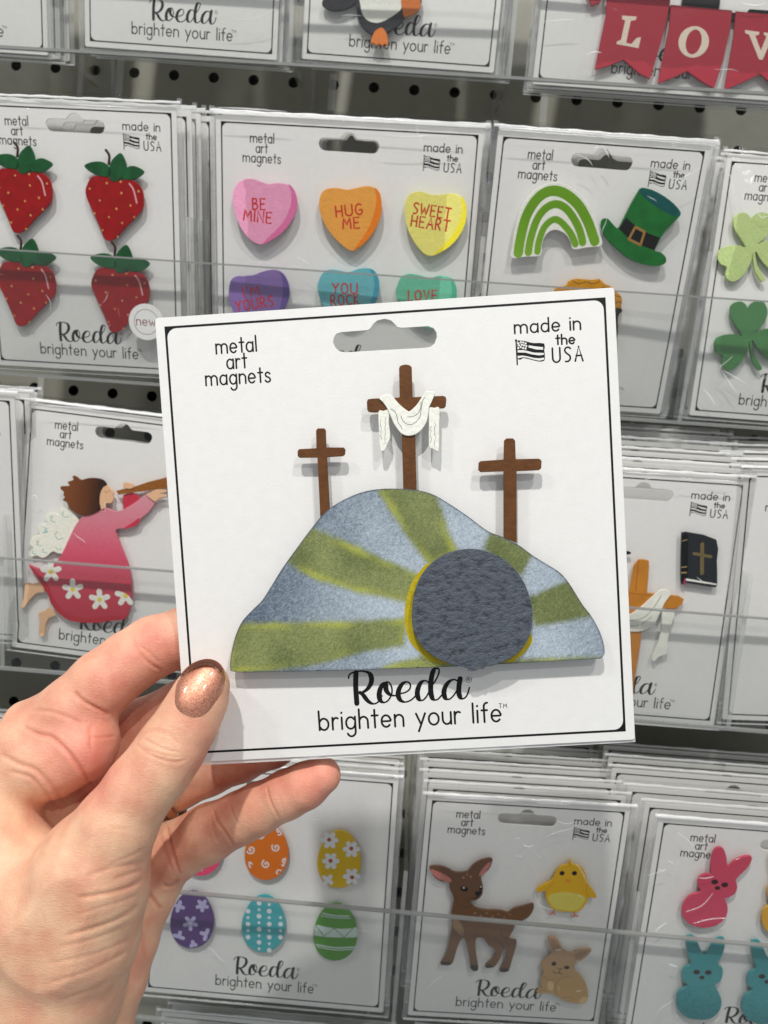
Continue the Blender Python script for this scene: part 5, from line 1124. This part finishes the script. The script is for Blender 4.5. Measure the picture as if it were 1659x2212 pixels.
CREASES = [
 # index finger joints
 (V('K2', [(860, 250), (890, 330), (940, 400), (1000, 450), (1050, 480), (1050, 510)]), .55, 5, 0, 300), (V('K2', [(900, 310), (980, 370), (1040, 430)]), .3, 5, 0, 300),
 (V('K2', [(485, 620), (530, 670), (610, 720), (715, 770)]), .8, 7, 0, 300), (V('K2', [(560, 690), (650, 740)]), .3, 5, 0, 300),
 # palm lines
 (V('K2', [(200, 740), (330, 750), (450, 790), (560, 840)]), .35, 7, 203.5, 300), (V('K2', [(150, 850), (260, 900), (340, 920), (430, 1000), (500, 1090), (560, 1180), (610, 1250)]), .9, 8, 203.5, 300),
 (V('K2', [(590, 840), (590, 920), (595, 1010)]), .3, 7, 203.5, 300), (V('K2', [(590, 920), (680, 918), (760, 910)]), .35, 5, 203.5, 300),
 (V('K2', [(0, 1020), (120, 1090), (230, 1130), (330, 1230), (430, 1360)]), .6, 9, 203.5, 300), (V('K2', [(60, 1140), (200, 1180), (300, 1290), (380, 1380)]), .45, 8, 203.5, 300),
 (V('K2', [(720, 1140), (700, 1180), (610, 1255), (500, 1340)]), .9, 9, 203.5, 300),
 (V('K2', [(480, 630), (520, 700), (620, 760), (715, 780)]), .2, 4, 203.5, 300),
 # thumb knuckle
 (V('K2', [(890, 950), (940, 890), (1020, 880), (1110, 910), (1180, 970)]), .3, 5, 0, 216), (V('K2', [(890, 960), (960, 1020), (1050, 1060), (1150, 1080), (1220, 1060)]), .4, 5, 0, 216),
 (V('K2', [(930, 920), (1000, 960), (1090, 1000), (1190, 1020)]), .3, 5, 0, 216), (V('K2', [(940, 990), (1020, 1020), (1120, 1040), (1210, 1040)]), .3, 4, 0, 216), (V('K2', [(960, 870), (1060, 870), (1160, 920)]), .2, 4, 0, 216),
 # nail fold
 # thenar wrinkles
 (V('K3', [(950, 750), (880, 800), (780, 840), (640, 870), (500, 890)]), .95, 8, 0, 240), (V('K3', [(950, 650), (860, 670), (700, 700), (560, 750)]), .45, 8, 0, 240),
 (V('K3', [(910, 930), (850, 980), (740, 1040), (600, 1090), (420, 1140)]), .8, 8, 0, 240), (V('K3', [(940, 700), (850, 730), (740, 770)]), .4, 6, 0, 240),
 (V('K3', [(890, 1040), (780, 1090), (600, 1160), (380, 1210)]), .35, 7, 0, 240), (V('K3', [(860, 1150), (740, 1210), (560, 1270), (300, 1320)]), .35, 7, 0, 240),
 (V('K3', [(840, 1230), (700, 1310), (540, 1380), (300, 1450)]), .4, 7, 0, 240), (V('K3', [(780, 1400), (640, 1470), (400, 1560)]), .3, 7, 0, 240),
 (V('K3', [(960, 560), (840, 620), (700, 680)]), .3, 6, 0, 240), (V('K3', [(910, 860), (800, 910), (660, 950), (500, 1000)]), .3, 6, 0, 240), (V('K3', [(950, 460), (820, 440), (700, 430)]), .15, 6, 0, 240),
 # little finger
 (V('K4', [(880, 385), (890, 440), (915, 520), (980, 640)]), .45, 4, 0, 300), (V('K4', [(960, 440), (1000, 540), (1020, 620)]), .15, 4, 0, 300),
 (V('K4', [(470, 560), (490, 640), (560, 740), (630, 850)]), .45, 5, 0, 300), (V('K4', [(590, 520), (620, 600), (670, 690)]), .25, 4, 0, 300), (V('K4', [(450, 600), (470, 720), (520, 830)]), .2, 4, 0, 300),
 (V('K4', [(105, 660), (130, 800), (165, 930), (205, 1060)]), .9, 6, 225, 300), (V('K4', [(30, 690), (90, 860), (150, 1010), (200, 1100)]), .2, 6, 225, 300),
 # ring finger
 (V('K4', [(470, 290), (490, 350), (540, 410)]), .35, 4, 225, 300), (V('K4', [(600, 300), (620, 350), (600, 400)]), .2, 5, 225, 300),
 # side of the hand
 (V('K3', [(1165, 770), (1130, 805), (1095, 815), (1060, 800)]), .8, 6, 225, 300), (V('K3', [(1055, 965), (1000, 900), (955, 845)]), .8, 7, 225, 300), (V('K3', [(900, 1090), (930, 1180), (950, 1300)]), .5, 8, 225, 300)]
SK = bpy.data.materials.new('skin'); SK.use_nodes = True
def skin_nodes():
    N = SK.node_tree.nodes; L = SK.node_tree.links; p = N['Principled BSDF']
    p.inputs['Roughness'].default_value = .48; p.inputs['Specular IOR Level'].default_value = .38
    p.inputs['Subsurface Weight'].default_value = .22; p.inputs['Subsurface Radius'].default_value = (1.0, .35, .2); p.inputs['Subsurface Scale'].default_value = .0016
    a = N.new('ShaderNodeAttribute'); a.attribute_name = 'tone'
    tc = N.new('ShaderNodeTexCoord')
    n = N.new('ShaderNodeTexNoise'); n.inputs['Scale'].default_value = 110; n.inputs['Detail'].default_value = 5; L.new(tc.outputs['Object'], n.inputs['Vector'])
    r = N.new('ShaderNodeValToRGB'); r.color_ramp.elements[0].position = .35; r.color_ramp.elements[1].position = .68
    r.color_ramp.elements[0].color = srgb(216, 158, 130); r.color_ramp.elements[1].color = srgb(234, 192, 158)
    L.new(n.outputs['Fac'], r.inputs['Fac'])
    mx = N.new('ShaderNodeMix'); mx.data_type = 'RGBA'; mx.blend_type = 'MULTIPLY'; mx.inputs[0].default_value = 1.0
    L.new(r.outputs['Color'], mx.inputs[6]); L.new(a.outputs['Color'], mx.inputs[7]); L.new(mx.outputs[2], p.inputs['Base Color'])
    # fine skin lines: stretched cells plus pores
    mp = N.new('ShaderNodeMapping'); mp.inputs['Rotation'].default_value = (0, .55, 0); mp.inputs['Scale'].default_value = (.45, 1, 1.8); L.new(tc.outputs['Object'], mp.inputs['Vector'])
    v = N.new('ShaderNodeTexNoise'); v.inputs['Scale'].default_value = 1300; v.inputs['Detail'].default_value = 4; v.inputs['Distortion'].default_value = .4; L.new(mp.outputs[0], v.inputs['Vector'])
    v2 = N.new('ShaderNodeTexVoronoi'); v2.inputs['Scale'].default_value = 1500; v2.feature = 'DISTANCE_TO_EDGE'; L.new(mp.outputs[0], v2.inputs['Vector'])
    cl = N.new('ShaderNodeMath'); cl.operation = 'MINIMUM'; cl.inputs[1].default_value = .16; L.new(v2.outputs['Distance'], cl.inputs[0])
    ad = N.new('ShaderNodeMath'); ad.operation = 'MULTIPLY_ADD'; ad.inputs[1].default_value = 1.6; L.new(cl.outputs[0], ad.inputs[0]); L.new(v.outputs['Fac'], ad.inputs[2])
    b = N.new('ShaderNodeBump'); b.inputs['Strength'].default_value = .34; b.inputs['Distance'].default_value = .0005
    L.new(ad.outputs[0], b.inputs['Height']); L.new(b.outputs['Normal'], p.inputs['Normal'])
skin_nodes()
P, Q, flip, RED_ = hand_mesh()
Wd = P @ W2C + CAM
base = np.array(at(150, 1900, 215))
hand = bpy.data.objects.new('person_hand', None)
me = bpy.data.meshes.new('person_hand')
QQ = Q if flip > 0 else Q[:, ::-1]
me.vertices.add(len(Wd)); me.vertices.foreach_set('co', ((Wd-base)*S).astype(np.float32).ravel())
me.loops.add(QQ.size); me.loops.foreach_set('vertex_index', QQ.astype(np.int32).ravel())
me.polygons.add(len(QQ)); me.polygons.foreach_set('loop_start', (np.arange(len(QQ))*4).astype(np.int32)); me.polygons.foreach_set('loop_total', np.full(len(QQ), 4, np.int32))
me.update(calc_edges=True); me.validate(); me.polygons.foreach_set('use_smooth', [True]*len(me.polygons)); me.materials.append(SK)
bpy.data.objects.remove(hand)
hand = bpy.data.objects.new('hand', me); COL.objects.link(hand); hand.location = Vector(base*S)
hand['label'] = 'left hand of a person, coppery thumbnail, pinching the cross card from the left'; hand['category'] = 'hand'
# skin tone: warmer on fingertips, pads and joints (a property of the skin)
tone = np.ones((len(P), 4), np.float32); pp = np.stack([FOC*P[:, 0]/P[:, 2]+CX, FOC*P[:, 1]/P[:, 2]+CY], 1)
for (x, y, r), (a, dn, dx_) in (((250, 1450, 170), (.30, 209, 300)), ((120, 1600, 130), (.22, 206, 300)), ((560, 1740, 150), (.22, 215, 300)), (( 340, 1390, 70), (.8, 0, 300)), ((255, 1460, 60), (.45, 0, 300)), ((190, 1590, 90), (.6, 0, 300)), ((110, 1640, 80), (.35, 0, 300)), ((215, 1680, 70), (.7, 0, 300)), ((690, 1680, 60), (1.0, 0, 300)), ((620, 1715, 40), (.5, 0, 300)),
                              ((455, 1590, 60), (.55, 0, 220)), ((420, 1640, 50), (.35, 0, 220)), ((560, 1660, 50), (.7, 220, 300)), ((480, 1690, 60), (.5, 220, 300)), ((370, 1870, 50), (.6, 220, 300)), ((360, 1560, 70), (.5, 228, 300)), ((310, 1900, 40), (.4, 0, 240)), ((300, 2090, 60), (.4, 220, 300)), ((440, 1790, 50), (.3, 220, 300))):
    w = a*np.exp(-((pp[:, 0]-x)**2+(pp[:, 1]-y)**2)/r**2)*((P[:, 2] > dn) & (P[:, 2] < dx_))
    tone[:, 0] *= 1-.02*w; tone[:, 1] *= 1-.32*w; tone[:, 2] *= 1-.25*w
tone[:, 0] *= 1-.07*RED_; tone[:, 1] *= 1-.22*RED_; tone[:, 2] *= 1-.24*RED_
ca = me.color_attributes.new('tone', 'FLOAT_COLOR', 'POINT'); ca.data.foreach_set('color', tone.ravel())

# thumbnail: a curved, coppery polished shell over the thumb tip
def nail():
    outl = V('K2', [(1140, 640), (1150, 570), (1185, 500), (1240, 445), (1300, 415), (1360, 405), (1415, 420), (1455, 460), (1472, 520), (1465, 590), (1435, 660), (1390, 730), (1345, 775), (1290, 800), (1230, 795), (1175, 760), (1142, 710)])
    q = np.array(catmull(outl, 3)); c = q.mean(0)
    from mathutils.bvhtree import BVHTree
    bvh = BVHTree.FromPolygons([tuple(v) for v in P.tolist()], [tuple(int(i) for i in f_) for f_ in Q[(P[Q[:, 0], 2] < 216)]])
    vs = []; rings = 9; n = len(q)
    ax = np.array([.6, -.8])           # thumb direction in the picture
    for k in range(rings+1):
        fct = k/rings
        for i in range(n):
            p = c+(q[i]-c)*fct
            d = np.array([(p[0]-CX)/FOC, (p[1]-CY)/FOC, 1.]); h = bvh.ray_cast(Vector((0, 0, 0)), Vector(d/np.linalg.norm(d)))
            z = h[0][2] if h[0] is not None else 203.
            # smooth domed plate: blend skin depth with an analytic cylinder
            vs.append((p, z, fct))
    zz = np.array([v[1] for v in vs]); pc = np.array([v[0] for v in vs])
    side = (pc-c) @ np.array([.8, .6]); al = (pc-c) @ ax
    A = np.stack([np.ones(len(zz)), al, side, side**2, al**2], 1); co, *_ = np.linalg.lstsq(A, zz, rcond=None)
    zs = A @ co
    out = []
    for (p, z, fct), z2 in zip(vs, zs):
        zf = min(z2, z)*.35+z2*.65-.38*(1-max(0, fct-.7)*3.0); zf = min(zf, z-.12) if fct < 1 else z+.12
        out.append(np.array([(p[0]-CX)/FOC, (p[1]-CY)/FOC, 1.])*zf)
    Wn = np.array(out) @ W2C + CAM - base
    fs = []
    for k in range(rings):
        for i in range(n):
            j = (i+1) % n; fs.append((k*n+i, (k+1)*n+i, (k+1)*n+j, k*n+j))
    m = bpy.data.materials.new('copper_nail_polish'); m.use_nodes = True; N = m.node_tree.nodes; L = m.node_tree.links; p_ = N['Principled BSDF']
    p_.inputs['Metallic'].default_value = .55; p_.inputs['Roughness'].default_value = .42; p_.inputs['Coat Weight'].default_value = .8; p_.inputs['Coat Roughness'].default_value = .08
    tc = N.new('ShaderNodeTexCoord'); vo = N.new('ShaderNodeTexVoronoi'); vo.inputs['Scale'].default_value = 5200; L.new(tc.outputs['Object'], vo.inputs['Vector'])
    r = N.new('ShaderNodeValToRGB'); r.color_ramp.elements[0].color = srgb(160, 97, 76); r.color_ramp.elements[1].color = srgb(218, 156, 128)
    se = N.new('ShaderNodeSeparateColor'); L.new(vo.outputs['Color'], se.inputs[0]); L.new(se.outputs[0], r.inputs['Fac']); L.new(r.outputs['Color'], p_.inputs['Base Color'])
    nm = N.new('ShaderNodeTexNoise'); nm.inputs['Scale'].default_value = 1500; nm.inputs['Detail'].default_value = 3; L.new(tc.outputs['Object'], nm.inputs['Vector'])
    b = N.new('ShaderNodeBump'); b.inputs['Strength'].default_value = .22; b.inputs['Distance'].default_value = .0002; L.new(nm.outputs['Fac'], b.inputs['Height']); L.new(b.outputs['Normal'], p_.inputs['Normal'])
    o = link('thumbnail', Wn, fs, m, hand, True)
    o['label'] = 'thumbnail painted in glittery copper polish'
nail()
# two slim bands on the ring finger
def ring_band(px0, px1, d0, r, rt, label):
    A = at(*px0, d0); ax = at(*px1, d0+1)-A; ax /= np.linalg.norm(ax)
    u = np.cross(ax, [0, 0, 1]); u /= np.linalg.norm(u); w = np.cross(ax, u); mb = MB(); n, m_ = 48, 10
    for i in range(n):
        a = 2*math.pi*i/n; dr_ = u*math.cos(a)+w*math.sin(a)
        for j in range(m_):
            b = 2*math.pi*j/m_; mb.v.append(tuple(A+dr_*(r+rt*.4*math.cos(b))+ax*rt*math.sin(b)))
    for i in range(n):
        for j in range(m_):
            a = i*m_+j; b = i*m_+(j+1) % m_; c = ((i+1) % n)*m_+(j+1) % m_; d = ((i+1) % n)*m_+j; mb.f.append((a, b, c, d))
    m = bpy.data.materials.get('rose_gold') or bpy.data.materials.new('rose_gold'); m.use_nodes = True
    p = m.node_tree.nodes['Principled BSDF']; p.inputs['Metallic'].default_value = 1; p.inputs['Roughness'].default_value = .3; p.inputs['Base Color'].default_value = srgb(168, 128, 104)
    o = mb.build('finger_ring', m, None, True); o['label'] = label; o['category'] = 'ring'
ring_band((365, 1700), (445, 1665), 251, 10.8, 1.6, 'slim rose gold ring on the ring finger, nearer the fingertip')
ring_band((344, 1709), (424, 1674), 251.5, 11.0, 1.1, 'slim rose gold ring on the ring finger, nearer the palm')
